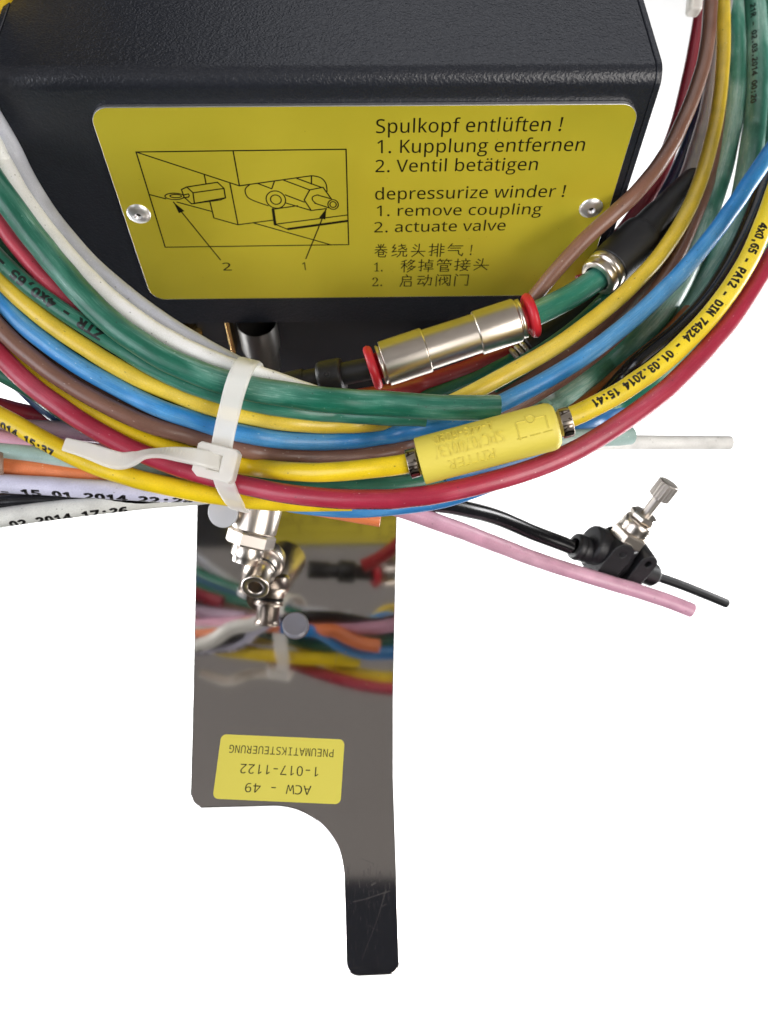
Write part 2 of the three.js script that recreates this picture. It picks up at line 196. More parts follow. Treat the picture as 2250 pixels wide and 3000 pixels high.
  const np = part('nameplate', edge, MAT.alu, cb, 'yellow aluminium plate with German, English and Chinese venting instructions');
  const fg = new THREE.ShapeGeometry(sh, 12); const u = fg.attributes.uv; for (let i = 0; i < u.count; i++) u.setXY(i, (u.getX(i) - TL[0]) * K / 2040, 1 - (TL[1] - u.getY(i)) * K / 992); fg.translate(0, 0, 1.06);
  const t = tex(c); t.wrapS = t.wrapT = THREE.ClampToEdgeWrapping;
  part('printed_face', fg, M(0xffffff, 1, { map: t, metalness: 0.48, roughnessMap: noiseTex(512, (u, v) => 0.27 + 0.16 * vnoise(G64, 64, u * 9, v * 5) + 0.08 * vnoise(G128, 128, u * 40, v * 20)), bumpMap: fineBump, bumpScale: 0.000006 }), np);
  for (const p of [[-50.3,318.4], [49.6,318.9]]) {
    const m = new THREE.Matrix4().makeRotationY(-Math.PI / 2).setPosition(p[0], p[1], 1.08);
    part('rivet', lathe([[0.3, 0.01], [0.3, 0.5], [0.62, 0.62], [0.92, 0.8], [0.9, 1.0], [0.78, 1.15], [0.7, 1.7], [0.45, 2.3], [0.12, 2.62], [0, 2.62]].map(([a, b]) => [a, b]), m, 32), MAT.alu, np);
    part('rivet_mandrel', lathe([[0.31, 0.48], [0.42, 0.3], [0.45, 0.01]], m, 20), MAT.darkSteel, np);
  }
}
// dark plate closing the space behind, from the box down to the bracket
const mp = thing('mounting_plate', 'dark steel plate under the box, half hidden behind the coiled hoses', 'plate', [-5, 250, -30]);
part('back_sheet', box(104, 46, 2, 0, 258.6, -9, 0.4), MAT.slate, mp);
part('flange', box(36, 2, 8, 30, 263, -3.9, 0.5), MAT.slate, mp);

// ---------------------------------------------------------------- bracket (polished sheet steel) with sticker
{
  const out = [[-48.5,-12],[-47.3,34.5],[-43.4,90.0],[-42.0,111.5],[-41.7,113.9,-39.6,114.6],[-23.3,114.5],[-17.0,114.6,-11.2,118.1,-8.3,124.0],[-7.2,127.2,-7.0,130.9],[-6.6,146.0],[-6.5,148.3,-4.2,148.6],[1.7,148.5],[4.0,148.5,4.1,146.2],[3.9,125.5],[3.8,108.9],[4.3,90.9],[6.8,38.3],[8,-12]];
  const sh = new THREE.Shape(); sh.moveTo(out[0][0], -out[0][1]);
  for (const p of out.slice(1)) p.length === 2 ? sh.lineTo(p[0], -p[1]) : p.length === 4 ? sh.quadraticCurveTo(p[0], -p[1], p[2], -p[3]) : sh.bezierCurveTo(p[0], -p[1], p[2], -p[3], p[4], -p[5]);
  const g = new THREE.ExtrudeGeometry(sh, { depth: 1.2, bevelEnabled: true, bevelSize: 0.18, bevelThickness: 0.18, bevelSegments: 2, curveSegments: 24 });
  g.rotateX(-Math.PI / 2); g.translate(0, 250 - 1.38, 0);
  const u = g.attributes.uv, p = g.attributes.position; for (let i = 0; i < u.count; i++) u.setXY(i, (p.getX(i) + 60) / 170, (p.getZ(i) + 15) / 170);
  const [c, x] = canvas(1024, 1024); x.fillStyle = 'rgb(19,19,19)'; x.fillRect(0, 0, 1024, 1024); const S = 1024 / 170, W = (X, Z) => [(X + 60) * S, 1024 - (Z + 15) * S];
  for (let i = 0; i < 240; i++) { const [a, b] = W(-50 + 60 * rnd(), 20 + 128 * rnd()); x.globalAlpha = 0.25; x.fillStyle = '#999'; x.fillRect(a, b, 0.8 + rnd(), 0.8 + rnd()); }
  x.globalAlpha = 0.3; x.strokeStyle = '#777'; const scr = (pts, w = 1) => { x.lineWidth = w; x.beginPath(); pts.forEach((q, i) => i ? x.lineTo(...W(...q)) : x.moveTo(...W(...q))); x.stroke(); };
  ([[[1.9,132.6],[-0.1,138.3],[-3.4,145.8]],[[-5.3,134.9],[-2.7,134.4],[2.7,132.9]],[[-6.0,147.4],[-3.8,147.3]],[[-1.3,131.6],[-0.3,131.2]],[[-0.6,131.2],[-1.3,131.8]],[[-5.8,143.7],[-5.5,143.7]],[[1.0,135.9],[2.0,135.4]]]).forEach((s) => scr(s, 1.3));
  for (let i = 0; i < 150; i++) { const X = -6.5 + 10.5 * rnd(), Z = 127 + 20 * rnd(), L = 0.3 + 1.6 * rnd(); x.globalAlpha = 0.1 + 0.25 * rnd() * rnd(); scr([[X, Z], [X + (rnd() - 0.5) * 0.5, Z + L]], 0.8); }
  x.globalAlpha = 0.35; for (let i = 0; i < 18; i++) { const X = -46 + 50 * rnd(), Z = 30 + 110 * rnd(), a = rnd() * 6.28, L = 1 + 5 * rnd(); scr([[X, Z], [X + L * Math.cos(a), Z + L * Math.sin(a)]], 0.6); }
  const rt = tex(c, false); rt.wrapS = rt.wrapT = THREE.ClampToEdgeWrapping;
  const br = thing('mounting_bracket', 'polished stainless steel bracket with hooked end and a yellow part-number sticker', 'bracket', [-20, 250, 90]);
  const steel = M(new THREE.Color(0.48, 0.455, 0.44), 1, { metalness: 1, roughnessMap: rt }); 
  part('sheet', g, steel, br);
  // sticker
  const [sc, sx] = canvas(1160, 584); sx.fillStyle = '#e2d75c'; sx.fillRect(0, 0, 1160, 584); sx.fillStyle = '#1e1b10'; sx.textAlign = 'center';
  const put = (txt, y, w, h) => { sx.save(); sx.translate(580, y); sx.font = '100px monospace'; sx.scale(w / sx.measureText(txt).width, h / 72); sx.fillText(txt, 0, 0); sx.restore(); };
  put('ACW - 49', 150, 615, 80); put('1-017-1122', 320, 745, 86); put('PNEUMATIKSTEUERUNG', 488, 985, 72);
  const st = [-22.11,106.57,-0.0624]; const w = 29.1, h = 14.6, r = 1.3, ss = new THREE.Shape(); ss.moveTo(-w / 2 + r, -h / 2); ss.lineTo(w / 2 - r, -h / 2); ss.absarc(w / 2 - r, -h / 2 + r, r, -Math.PI / 2, 0); ss.lineTo(w / 2, h / 2 - r); ss.absarc(w / 2 - r, h / 2 - r, r, 0, Math.PI / 2); ss.lineTo(-w / 2 + r, h / 2); ss.absarc(-w / 2 + r, h / 2 - r, r, Math.PI / 2, Math.PI); ss.lineTo(-w / 2, -h / 2 + r); ss.absarc(-w / 2 + r, -h / 2 + r, r, Math.PI, Math.PI * 1.5);
  const sg = new THREE.ExtrudeGeometry(ss, { depth: 0.06, bevelEnabled: false, curveSegments: 8 }); const su = sg.attributes.uv; for (let i = 0; i < su.count; i++) su.setXY(i, su.getX(i) / w + 0.5, su.getY(i) / h + 0.5);
  sg.rotateZ(Math.PI); sg.rotateX(-Math.PI / 2); sg.rotateY(st[2]); sg.translate(st[0], 250.03, st[1]);
  part('sticker', sg, M(0xffffff, 0.5, { map: tex(sc) }), br, 'yellow sticker printed ACW - 49, 1-017-1122, PNEUMATIKSTEUERUNG');
  const bp = [-19.5,71.5]; part('round_plug', lathe([[0, 3.35], [0.9, 3.35], [1.25, 3.1], [1.3, 2.7], [1.12, 2.5], [1.1, 0.01]], new THREE.Matrix4().makeRotationZ(Math.PI / 2).setPosition(bp[0], 250.02, bp[1]), 40), MAT.capGrey, br);
}

// ---------------------------------------------------------------- hoses
const PATHS = {
  grey_inner: [[-76.1,377.8,4.6],[-75.5,370.4,3.7],[-74.7,363,3.2],[-73.7,355.6,2.9],[-72.5,348.2,2.9],[-71.9,345.3,3],[-71.3,342.5,3.3],[-70.7,339.5,3.6],[-70.2,336.5,4],[-69.3,334.3,5.7],[-67.9,332.7,8.1],[-66.4,331,10.3],[-64.8,329.3,12.4],[-63,327.7,14.5],[-61,326.3,16.6],[-58.9,325,18.8],[-56.6,323.8,21.1],[-54.1,322.8,23.3],[-51.5,322,25.5],[-48.8,321.2,27.7],[-46.1,320.3,29.7],[-43.4,319.4,31.5],[-40.7,318.5,33.2],[-37.9,317.6,34.8],[-35,316.7,36.3],[-32.1,315.8,37.8],[-29.2,314.9,39.1],[-26.3,314,40.4],[-23.3,313.1,41.7],[-20.3,312.1,42.7],[-17.2,310.8,43.4],[-14,310.3,44.5],[-10.8,309.8,45.5],[-7.6,308.6,45.8]],
  white_inner: [[-67.2,374.5,18.7],[-67.9,367.2,16.8],[-68.7,360.1,14.7],[-69.6,353,12.4],[-70.6,346,10],[-71.3,341.5,8.2],[-71.8,337.2,7],[-70.4,335.6,9.2],[-69,334,11.6],[-67.4,332.4,13.7],[-65.7,330.8,15.7],[-63.9,329.3,17.8],[-61.9,327.9,19.9],[-59.8,326.6,22.1],[-57.6,325.4,24.3],[-55.3,324.4,26.5],[-52.9,323.4,28.7],[-50.3,322.5,30.8],[-47.7,321.6,32.7],[-45,320.7,34.5],[-42.3,319.9,36.2],[-39.4,319.2,37.7],[-36.5,318.5,39.2],[-33.5,317.9,40.5],[-30.5,317.3,41.7],[-27.4,316.7,42.8],[-24.2,316.2,43.6],[-21.1,315.6,44.4],[-18,314.9,45.2],[-14.9,314.1,46.1],[-11.8,313.5,47],[-8.7,313,48],[-5.5,312.5,49]],
  green_cut_end: [[-86.4,323.9,-12.2],[-84.2,329.3,-7.5],[-81.5,333.7,-2.1],[-78.1,336.8,3.8],[-74.2,338.1,10.1],[-72.2,337.2,13.1],[-70.4,335.9,15.4],[-68.7,334.4,17.4],[-67,332.8,19.4],[-65.2,331.3,21.5],[-63.3,329.9,23.5],[-61.4,328.6,25.7],[-59.3,327.3,27.8],[-57.3,326.1,30],[-55.1,324.9,32.1],[-52.9,323.7,34.1],[-50.4,322.8,36.2],[-47.9,321.9,38.1],[-45.2,321.1,39.8],[-42.5,320.3,41.4],[-39.7,319.5,42.9],[-36.7,318.9,44.2],[-33.7,318.4,45.4],[-30.7,317.9,46.5],[-27.6,317.5,47.4],[-24.4,317.1,48.2],[-21.2,316.8,48.8],[-18,316.6,49.3],[-14.8,316.4,49.8],[-11.6,316.3,50.4],[-8.4,316.3,50.9],[-5.1,316.1,51.1],[-1.9,315.6,51.1],[1.4,315.4,51.1],[4.6,315.2,51.3],[7.9,315.1,51.6],[11.2,314.9,51.8],[14.4,314.7,51.9],[17.7,314.6,51.9],[21,314.5,51.9],[24.3,314.5,51.9],[25.2,314.4,51.9]],
  red_inner: [[-94.2,341.8,-6.3],[-89.2,339.2,-1.4],[-84.3,336.4,3.6],[-79.6,333.6,8.7],[-75.1,330.8,14],[-73.1,329.4,16.3],[-71.3,328.1,18.7],[-69.3,326.8,21],[-67.3,325.5,23.2],[-65.2,324.1,25.2],[-63,322.8,27.1],[-60.6,321.4,28.8],[-58.2,320.2,30.6],[-55.7,318.9,32.2],[-53.2,317.7,33.8],[-50.5,316.5,35.3],[-47.7,315.6,36.7],[-44.7,314.8,38.2],[-41.6,314.3,39.6],[-38.5,313.7,40.9],[-35.4,313.1,42.1],[-32.3,312.6,43.2],[-29.1,312.1,44.2],[-25.9,311.6,45.1],[-22.6,311.2,45.8],[-19.3,310.9,46.5],[-16.8,310.6,47]],
  green_print: [[-94.9,333.7,-1.9],[-90.3,332.6,3.9],[-85.5,331.3,9.6],[-80.6,329.8,15.1],[-75.7,328.1,20.4],[-73.4,327.1,22.9],[-71,326.1,25.1],[-68.6,325.1,27.1],[-66.1,324.1,29],[-63.4,323.1,30.8],[-60.8,322.2,32.5],[-58.1,321.3,34.1],[-55.4,320.3,35.6],[-52.7,319.2,37],[-50,318.2,38.4],[-47.3,317.2,39.9],[-44.5,316.4,41.5],[-41.6,315.6,42.9],[-38.6,314.9,44.2],[-35.6,314.3,45.4],[-32.4,313.9,46.5],[-29.3,313.4,47.4],[-26.1,313,48.1],[-22.9,312.6,48.8],[-19.6,312.4,49.5],[-16.3,312.1,49.9],[-13.1,311.3,49.9],[-9.8,310.1,49.5],[-6.5,309.3,49.2],[-3.1,309.8,49.9],[0.2,310.6,50.7],[3.6,310.8,51.2],[6.9,310.8,51.3],[10.3,310.7,51.4],[11.1,310.6,51.4]],
  yellow_upper: [[-94,329.7,-2.2],[-90,328.8,4.1],[-85.7,327.6,10.2],[-81.3,326.3,16.1],[-76.8,324.8,21.8],[-74.4,323.9,24.5],[-72,323,27],[-69.6,322.1,29.2],[-67,321.2,31.3],[-64.4,320.3,33.3],[-61.7,319.5,35.2],[-59,318.6,36.9],[-56.2,317.7,38.5],[-53.5,316.8,40.1],[-50.7,315.8,41.5],[-47.9,314.7,42.7],[-45.1,313.5,43.7],[-42.2,312.4,44.6],[-39.2,311.7,45.6],[-36.1,311.1,46.7],[-32.9,310.6,47.7],[-29.7,310.1,48.5],[-26.4,309.6,49.2],[-23.2,309.2,49.8],[-19.8,309,50.4],[-16.5,308.6,50.7],[-13.2,307.8,50.5],[-9.9,306.6,50],[-6.5,306,49.6],[-3.1,306,49.6],[0.3,304.8,48.5],[3.9,302.4,46.4],[7.3,302.7,45.7],[10.6,305.6,46.6],[13.8,307.2,46.5],[17,308.2,45.8],[20.1,309.1,44.7],[23.2,309.8,43.3],[26.3,310.4,41.8],[29.4,310.8,40.1],[32.6,311.1,38.3],[35.9,311.3,36.3],[39.1,311.4,34.1],[42.3,311.5,31.7],[45.4,311.7,29.2],[48.6,311.9,26.6],[51.7,312.3,24],[54.8,312.6,21.2],[57.8,313.1,18.3],[60.8,313.5,15.2],[63.7,313.9,11.9],[66.5,314.2,8.2],[69.2,314.6,4.3],[71.8,314.9,0.1],[74.3,315.2,-4.4],[76.7,315.5,-9.3],[79,315.7,-14.5],[81.1,315.9,-19.8],[83.2,316.1,-25.4],[85.2,316.4,-31],[87,316.7,-36.8],[88.7,317.1,-42.7],[90.2,317.6,-48.7],[91.6,318.2,-54.6],[92.8,318.9,-60.6],[93.8,319.7,-66.5],[94.7,320.6,-72.5],[95.5,321.6,-78.4],[95.7,321.8,-79.9],[96.6,323.1,-87.3],[97.5,324.4,-94.6],[98.4,325.7,-101.9],[99.2,327,-109.3]],
  blue_main: [[-96.1,329.9,2],[-91.6,327.6,7.6],[-87,325.4,13.1],[-82.3,323.4,18.6],[-77.6,321.5,24.1],[-75.3,320.6,26.8],[-72.8,319.9,29.6],[-70.3,319.3,32.3],[-67.6,318.6,34.7],[-64.9,317.8,36.7],[-62.2,317,38.6],[-59.5,316.1,40.3],[-56.7,315.2,41.9],[-53.9,314.3,43.3],[-51.1,313.2,44.5],[-48.3,312.1,45.7],[-45.3,311.6,47.2],[-42.3,311,48.5],[-39.2,310.2,49.4],[-36.2,309,49.8],[-33.1,308.1,50.5],[-29.9,307.8,51.5],[-26.5,308,52.6],[-23.2,307.6,53.2],[-20,306.6,53.2],[-16.7,305.9,53.2],[-13.4,304.9,52.8],[-10.1,303.8,52.2],[-6.7,303.1,51.6],[-3.2,302.8,51.2],[0.3,301.6,49.9],[3.8,301.2,49.1],[7.2,302.5,49.2],[10.4,305.3,50.3],[13.7,306.6,50.3],[17,307.3,49.9],[20.2,307.9,49.1],[23.5,308.6,48.2],[26.6,309.3,47.1],[29.7,310,45.8],[32.8,310.6,44.4],[35.9,311.1,42.8],[39,311.5,41],[42.2,311.8,39],[45.3,312.2,36.9],[48.3,312.6,34.7],[51.3,313.1,32.4],[54.3,313.7,30.1],[57.2,314.3,27.7],[60.1,315,25.2],[62.9,315.7,22.6],[65.7,316.4,20],[68.4,317.2,17.2],[71.1,318,14.3],[73.7,318.8,11.3],[76.3,319.7,8.3],[78.7,320.6,5.2],[81.2,321.6,2.1],[83.5,322.6,-1.1],[86,323.7,-4.3],[88.4,324.7,-7.5],[90.3,325.5,-9.9],[94.8,327.4,-15.6],[99.2,329.3,-21.3],[103.7,331.2,-27.1],[108.2,333.1,-32.8]],
  brown_main: [[-94.1,332.1,10.3],[-90,329,15.8],[-85.7,326.1,21.2],[-81.2,323.2,26.5],[-76.5,320.5,31.6],[-74.2,319.3,33.8],[-71.9,318.2,35.9],[-69.5,317.1,37.9],[-66.9,316.1,39.8],[-64.3,315.1,41.7],[-61.6,314.2,43.4],[-58.8,313.3,45],[-56,312.5,46.5],[-53.1,311.7,47.9],[-50.2,310.9,49.2],[-47.2,310.1,50.4],[-44.2,309.2,51.3],[-41.2,308.1,51.8],[-38.2,306.8,52],[-35.2,305.6,52.3],[-31.9,305,52.9],[-28.6,304.8,53.8],[-25.2,304.7,54.6],[-22,303.6,54.6],[-18.7,303,54.9],[-15.3,302.3,54.7],[-12,301.2,54.2],[-8.5,300.4,53.7],[-5.1,299.9,53.2],[-1.6,299.5,52.6],[1.9,299.3,52.1],[5.5,298.9,51.1],[8.9,299.8,50.7],[12.1,302.2,51.2],[15.4,303.3,50.8],[18.7,303.9,49.9],[22,304.5,48.8],[25.2,305.2,47.6],[28.4,305.9,46.3],[31.5,306.6,44.9],[34.6,307.2,43.3],[37.7,307.7,41.4],[40.9,308.1,39.4],[44,308.4,37.1],[47.1,308.7,34.7],[50.2,309,32.1],[53.2,309.4,29.4],[56.2,309.7,26.4],[59.1,310,23.2],[62,310.2,19.7],[64.7,310.5,16],[67.4,310.7,12],[70,310.9,7.7],[72.6,310.9,2.9],[75.3,310.6,-2.4],[78.3,309.9,-8.3],[81.7,308.4,-15.3],[85.8,305.8,-24.1],[87.8,306.1,-29.9],[89.7,306.4,-35.7],[91.4,306.9,-41.6],[92.9,307.5,-47.4],[94.3,308.2,-53.3],[95,308.6,-56.2]],
  yellow_left_hose: [[-86.2,343.9,31.8],[-85.6,336.6,30.3],[-84.1,329.3,29.7],[-81.5,322.3,30.3],[-77.6,316.2,32.3],[-75.4,314.5,33.9],[-73,313.2,35.8],[-70.5,312.1,37.8],[-67.9,311.1,39.8],[-65.1,310.2,41.7],[-62.3,309.2,43.4],[-59.5,308.4,45.2],[-56.6,307.6,46.8],[-53.6,306.8,48.4],[-50.6,306.1,49.9],[-47.5,305.4,51.2],[-44.4,304.8,52.5],[-41.2,304.2,53.6],[-38,303.5,54.4],[-34.8,302.8,55],[-31.5,302.1,55.5],[-28.1,301.8,56.1],[-24.7,301.4,56.6],[-21,303.5,58.5],[-17.3,305.9,60.5],[-13.8,307.7,61.9],[-10.4,309.2,63],[-7.1,310.5,63.7],[-3.8,311.7,64.2],[-0.7,312.7,64.5],[2.5,313.6,64.7],[5.6,314.3,64.7],[7.9,314.9,64.5]],
  yellow_right_hose: [[36.4,317.7,57.3],[39.6,317.7,56],[42.7,317.8,54.4],[45.8,317.9,52.7],[48.9,318.1,50.9],[51.8,318.4,48.9],[54.8,318.7,46.9],[57.6,319.2,44.8],[60.4,319.8,42.5],[63,320.4,40.1],[65.6,321.1,37.7],[68.1,321.8,35.1],[70.5,322.6,32.4],[72.8,323.4,29.6],[75,324.3,26.6],[77.1,325.1,23.5],[79,326,20.2],[80.7,327,16.8],[82.4,327.9,13.4],[84,328.9,9.9],[85.2,329.7,7.2],[88.3,331.6,0.6],[91.3,333.6,-6],[94.3,335.5,-12.6],[97.3,337.5,-19.2]],
  red_main: [[-97.1,329.8,17.7],[-91.9,326.7,22.3],[-86.9,323.7,26.9],[-81.8,320.6,31.5],[-76.7,317.5,36.1],[-74.6,316.2,38],[-72.4,314.9,40.1],[-70.1,313.6,42.1],[-67.6,312.5,44],[-65,311.5,45.8],[-62.3,310.6,47.5],[-59.6,309.6,49.2],[-56.8,308.7,50.8],[-53.9,307.8,52.3],[-51,307,53.7],[-48,306.3,55.1],[-44.9,305.7,56.3],[-41.8,305.1,57.4],[-38.7,304.6,58.5],[-35.4,304.3,59.6],[-32.2,304.2,60.6],[-28.8,304.3,61.7],[-25.5,304.5,62.8],[-22.1,305,64],[-18.8,305.5,65.1],[-15.4,306.1,66.1],[-12.1,306.8,67],[-8.8,307.5,67.8],[-5.6,308.2,68.5],[-2.4,308.9,69],[0.8,309.5,69.4],[4,310,69.7],[7.1,310.6,69.7],[10.3,311,69.6],[13.4,311.5,69.3],[16.5,311.8,68.8],[19.6,312.1,68.2],[22.7,312.4,67.5],[25.8,312.6,66.7],[28.8,312.8,65.8],[31.9,313.1,64.8],[35,313.4,63.6],[38,313.8,62.3],[40.9,314.2,60.9],[43.8,314.7,59.3],[46.7,315.2,57.6],[49.5,315.6,55.8],[52.4,315.9,53.8],[55.3,316.3,51.7],[58.2,316.7,49.5],[60.9,317.1,47.1],[63.6,317.6,44.6],[66.3,318.1,42],[68.9,318.7,39.3],[71.5,319.2,36.6],[74,319.8,33.7],[76.4,320.5,30.6],[78.7,321.2,27.5],[81,321.9,24.3],[83.3,322.6,21],[87.6,324,15],[91.9,325.3,9],[96.3,326.6,3.1],[100.6,328,-2.9]],
  yellow_print_low: [[-105.4,313.1,33.9],[-98.6,311.7,36.6],[-91.8,310.3,39.5],[-85.1,308.8,42.5],[-78.5,307.2,45.6],[-75.5,306.4,47],[-72.5,305.7,48.5],[-69.5,304.9,50.1],[-66.5,304.1,51.6],[-63.4,303.4,53.1],[-60.3,302.7,54.5],[-57.2,302.1,55.8],[-54,301.7,57],[-50.6,301.4,58.1],[-47.3,301,59.1],[-44,300.6,59.8],[-40.7,300.1,60.4],[-37.4,299.6,61],[-34,299.3,61.6],[-30.7,299.1,62],[-27.3,298.9,62.5],[-23.8,298.7,62.9],[-20.4,298.6,63.2],[-17,298.6,63.4],[-13.5,298.7,63.6],[-10.1,298.9,63.7],[-6.6,299.1,63.8],[-4.1,299.3,63.9]],
  green_low_print: [[-89.1,339.1,19.3],[-88,332,21.3],[-86,325.2,23.7],[-83,318.9,26.6],[-79.2,313.5,30],[-77.1,311.6,31.6],[-74.6,310.3,33.4],[-71.9,309.1,35.3],[-69.2,308.2,37.2],[-66.3,307.2,39.1],[-63.4,306.3,40.8],[-60.4,305.5,42.6],[-57.4,304.7,44.2],[-54.3,303.9,45.7],[-51.2,303.2,47.1],[-48.1,302.5,48.6],[-44.9,301.8,50],[-41.8,301.1,51.3],[-38.6,300.3,52.5],[-35.5,299.3,53.7],[-32.4,298.5,55],[-29.1,298.1,56.2],[-25.7,297.8,57.1],[-22.1,298.2,58],[-18.6,298.8,58.8],[-15.1,298.8,59.4],[-11.6,298.8,59.7],[-8.2,298.6,59.9],[-4.7,298.7,60],[-1.2,298.8,60.1],[2.3,298.9,60],[5.7,298.9,59.8],[9.2,298.7,59.3],[12.7,298.4,58.4],[15.4,298.1,57.6]],
  crimson_back: [[-111.9,306.2,35.3],[-104.5,305.4,36.4],[-97.2,304.3,37.4],[-89.9,302.9,38.5],[-82.6,301.3,39.5],[-79.3,300.5,40],[-76.1,299.4,40.4],[-73,298,40.3],[-69.9,296.6,40],[-66.7,295.3,39.7],[-63.3,294.5,39.7],[-59.4,294.7,40.5],[-55.1,296.1,42.3],[-51.1,296.8,43.8],[-47.4,296.8,44.9]],
  navy_back: [[-85.1,308.8,27.8],[-83,307.7,29.6],[-80.8,306.6,31.4],[-78.6,305.5,33.1],[-76.5,304.3,34.8],[-74,302.8,36.7],[-71.4,301.4,38.8],[-68.7,300.3,40.8],[-66.1,298.5,42.1],[-63.4,296.5,42.9],[-60.4,295.2,44.2],[-57.9,294.7,45.4]],
  green_back: [[-109.2,314.7,25.1],[-102.2,313.5,27.4],[-95.2,312.1,29.8],[-88.3,310.7,32.3],[-81.4,309.1,34.9],[-78.2,308.3,36.1],[-75.2,307.3,37.4],[-72.3,306,38.7],[-69.4,304.8,40.2],[-66.5,303.8,42.1],[-63.4,303.1,44.1],[-60.3,302.5,45.9],[-59.5,302.3,46.4]],
  mauve_back: [[-111.7,301,43.6],[-104.2,300.9,44],[-96.7,300.8,44.4],[-89.3,300.6,44.8],[-81.8,300.5,45.1],[-78.2,300.4,45.3],[-74.7,300.4,45.5],[-71.1,300.2,45.6],[-67.6,300.1,45.8],[-64.3,299.5,45.7],[-61,298.7,45.6],[-57.3,298.8,46.2],[-53.6,298.9,47.2],[-50.1,298.7,48.1],[-46.6,298.2,48.8],[-43.2,297.7,49.5],[-39.8,297.1,50.3]],
  pink: [[-110.4,303.3,43.3],[-103,302.7,44.6],[-95.7,302.1,45.9],[-88.3,301.6,47.1],[-80.9,301.1,48.2],[-77.4,300.9,48.6],[-73.9,300.7,49.1],[-70.4,300.5,49.5],[-67,300.3,50],[-63.5,300,50.5],[-60.1,299.6,51],[-56.7,299.1,51.4],[-53.3,298.6,51.7],[-50,297.9,51.9],[-46.7,297,52.1],[-43.4,295.9,52.3],[-40.1,294.7,52.4],[-36.8,293.7,52.6],[-33.3,292.7,52.7],[-29.9,291.9,52.9],[-26.3,291.3,53.2],[-22.7,290.9,53.6],[-19.1,290.7,54],[-15.4,290.6,54.6],[-11.8,290.5,55.3],[-8.2,290.3,56.1],[-4.7,289.9,56.9],[-1.2,288.9,57.5],[2.4,287.4,57.8],[6,285.4,57.9],[9.6,283,58],[13.3,280.3,58.1],[17.1,277.4,58.1],[21.1,274.3,58],[25.1,271,58],[29.2,267.7,58],[33.5,264.3,58],[37.8,261.1,58.2],[42.2,258.2,58.4],[46.7,255.5,58.7],[51.2,253.2,59.1],[55.8,251,59.6],[60.3,249.1,60.2],[64.8,247.4,60.9],[69.4,245.8,61.6],[74,244.2,62.5],[78.5,242.6,63.4],[83,240.9,64.5],[85.3,240,65.1]],
  teal: [[-109.6,303.7,44.7],[-102.4,302.8,46.6],[-95.2,301.9,48.3],[-87.8,301.3,49.8],[-80.5,300.7,51],[-77,300.5,51.5],[-73.5,300.4,51.8],[-70,300.2,52.1],[-66.6,300,52.6],[-63.1,299.7,53.1],[-59.7,299.3,53.6],[-56.4,298.9,54],[-53,298.4,54.2],[-49.6,297.8,54.4],[-46.3,297.1,54.6],[-43,296.2,54.7],[-39.6,295.3,54.8],[-36.3,294.5,54.7],[-32.8,293.6,54.6],[-29.4,292.9,54.5],[-25.8,292.3,54.4],[-22.3,291.8,54.3],[-18.7,291.5,54.2],[-15,291.5,54.2],[-11.3,291.6,54.1],[-7.7,291.9,54.2],[-4,292.4,54.2],[-0.4,293,54.3],[3.2,293.9,54.3],[6.7,294.9,54.4],[10.2,296.1,54.4],[13.7,297.3,54.4],[17.1,298.5,54.4],[20.5,299.6,54.4],[23.8,300.7,54.2],[27.1,301.7,54],[30.4,302.6,53.7],[33.8,303.2,53.3],[37.2,303.5,52.8],[40.8,303.4,52.2],[44.6,302.7,51.5],[48.5,301.4,50.4],[52.7,299.6,49.1],[56,298.2,47.9]],
  orange_cut_end: [[-108.1,310,56.9],[-101.4,306.9,55.7],[-94.4,304.2,54.9],[-87.3,301.9,54.3],[-80,300.1,54.2],[-76.8,299.5,54.3],[-73.5,299.1,54.5],[-70.1,298.7,54.8],[-66.7,298.3,55.1],[-63.3,298,55.4],[-59.9,297.7,55.6],[-56.5,297.2,55.8],[-53.1,296.7,55.9],[-49.8,295.9,55.9],[-46.5,295.1,56],[-43.2,294,55.8],[-40.3,291.4,54.9],[-36.9,290.3,54.8],[-33.3,290,55.4],[-29.6,289.8,56],[-26,289.6,56.6],[-22.4,289.3,57.2],[-18.8,288.9,57.7],[-15.2,288.4,58.2],[-11.7,287.6,58.6],[-8,288.9,60.1],[-4.3,290,61.5],[-0.8,290.1,62.3],[1.9,290,62.8]],
  lavender_print: [[-109.1,304,57.6],[-101.7,302.5,57.6],[-94.3,301.2,57.7],[-86.9,300.2,57.9],[-79.4,299.5,58.2],[-76.1,299.3,58.4],[-72.6,299.2,58.7],[-69.2,299.1,58.9],[-65.8,299,59.1],[-62.3,298.8,59.4],[-58.9,298.7,59.6],[-55.5,298.4,59.7],[-52.2,297.9,59.7],[-48.9,297.3,59.6],[-45.6,296.7,59.6],[-42.3,295.9,59.3],[-39.2,294.3,58.5],[-36.4,291.3,56.8],[-33.1,289.6,55.7],[-29.7,288.5,54.8],[-27.9,288.1,54.4]],
  white_right_end: [[34,286.3,45.1],[38.7,282.8,41.5],[43.6,279.4,38.2],[48.6,276.3,35.5],[53.8,273.2,33.2],[59.1,270.4,31.3],[64.3,267.8,29.5],[69.6,265.5,28],[75,263.5,26.8],[80.2,261.7,25.7],[85.5,260.1,24.7],[90.8,258.6,23.8],[96.2,257.2,23],[98.9,256.5,22.6]],
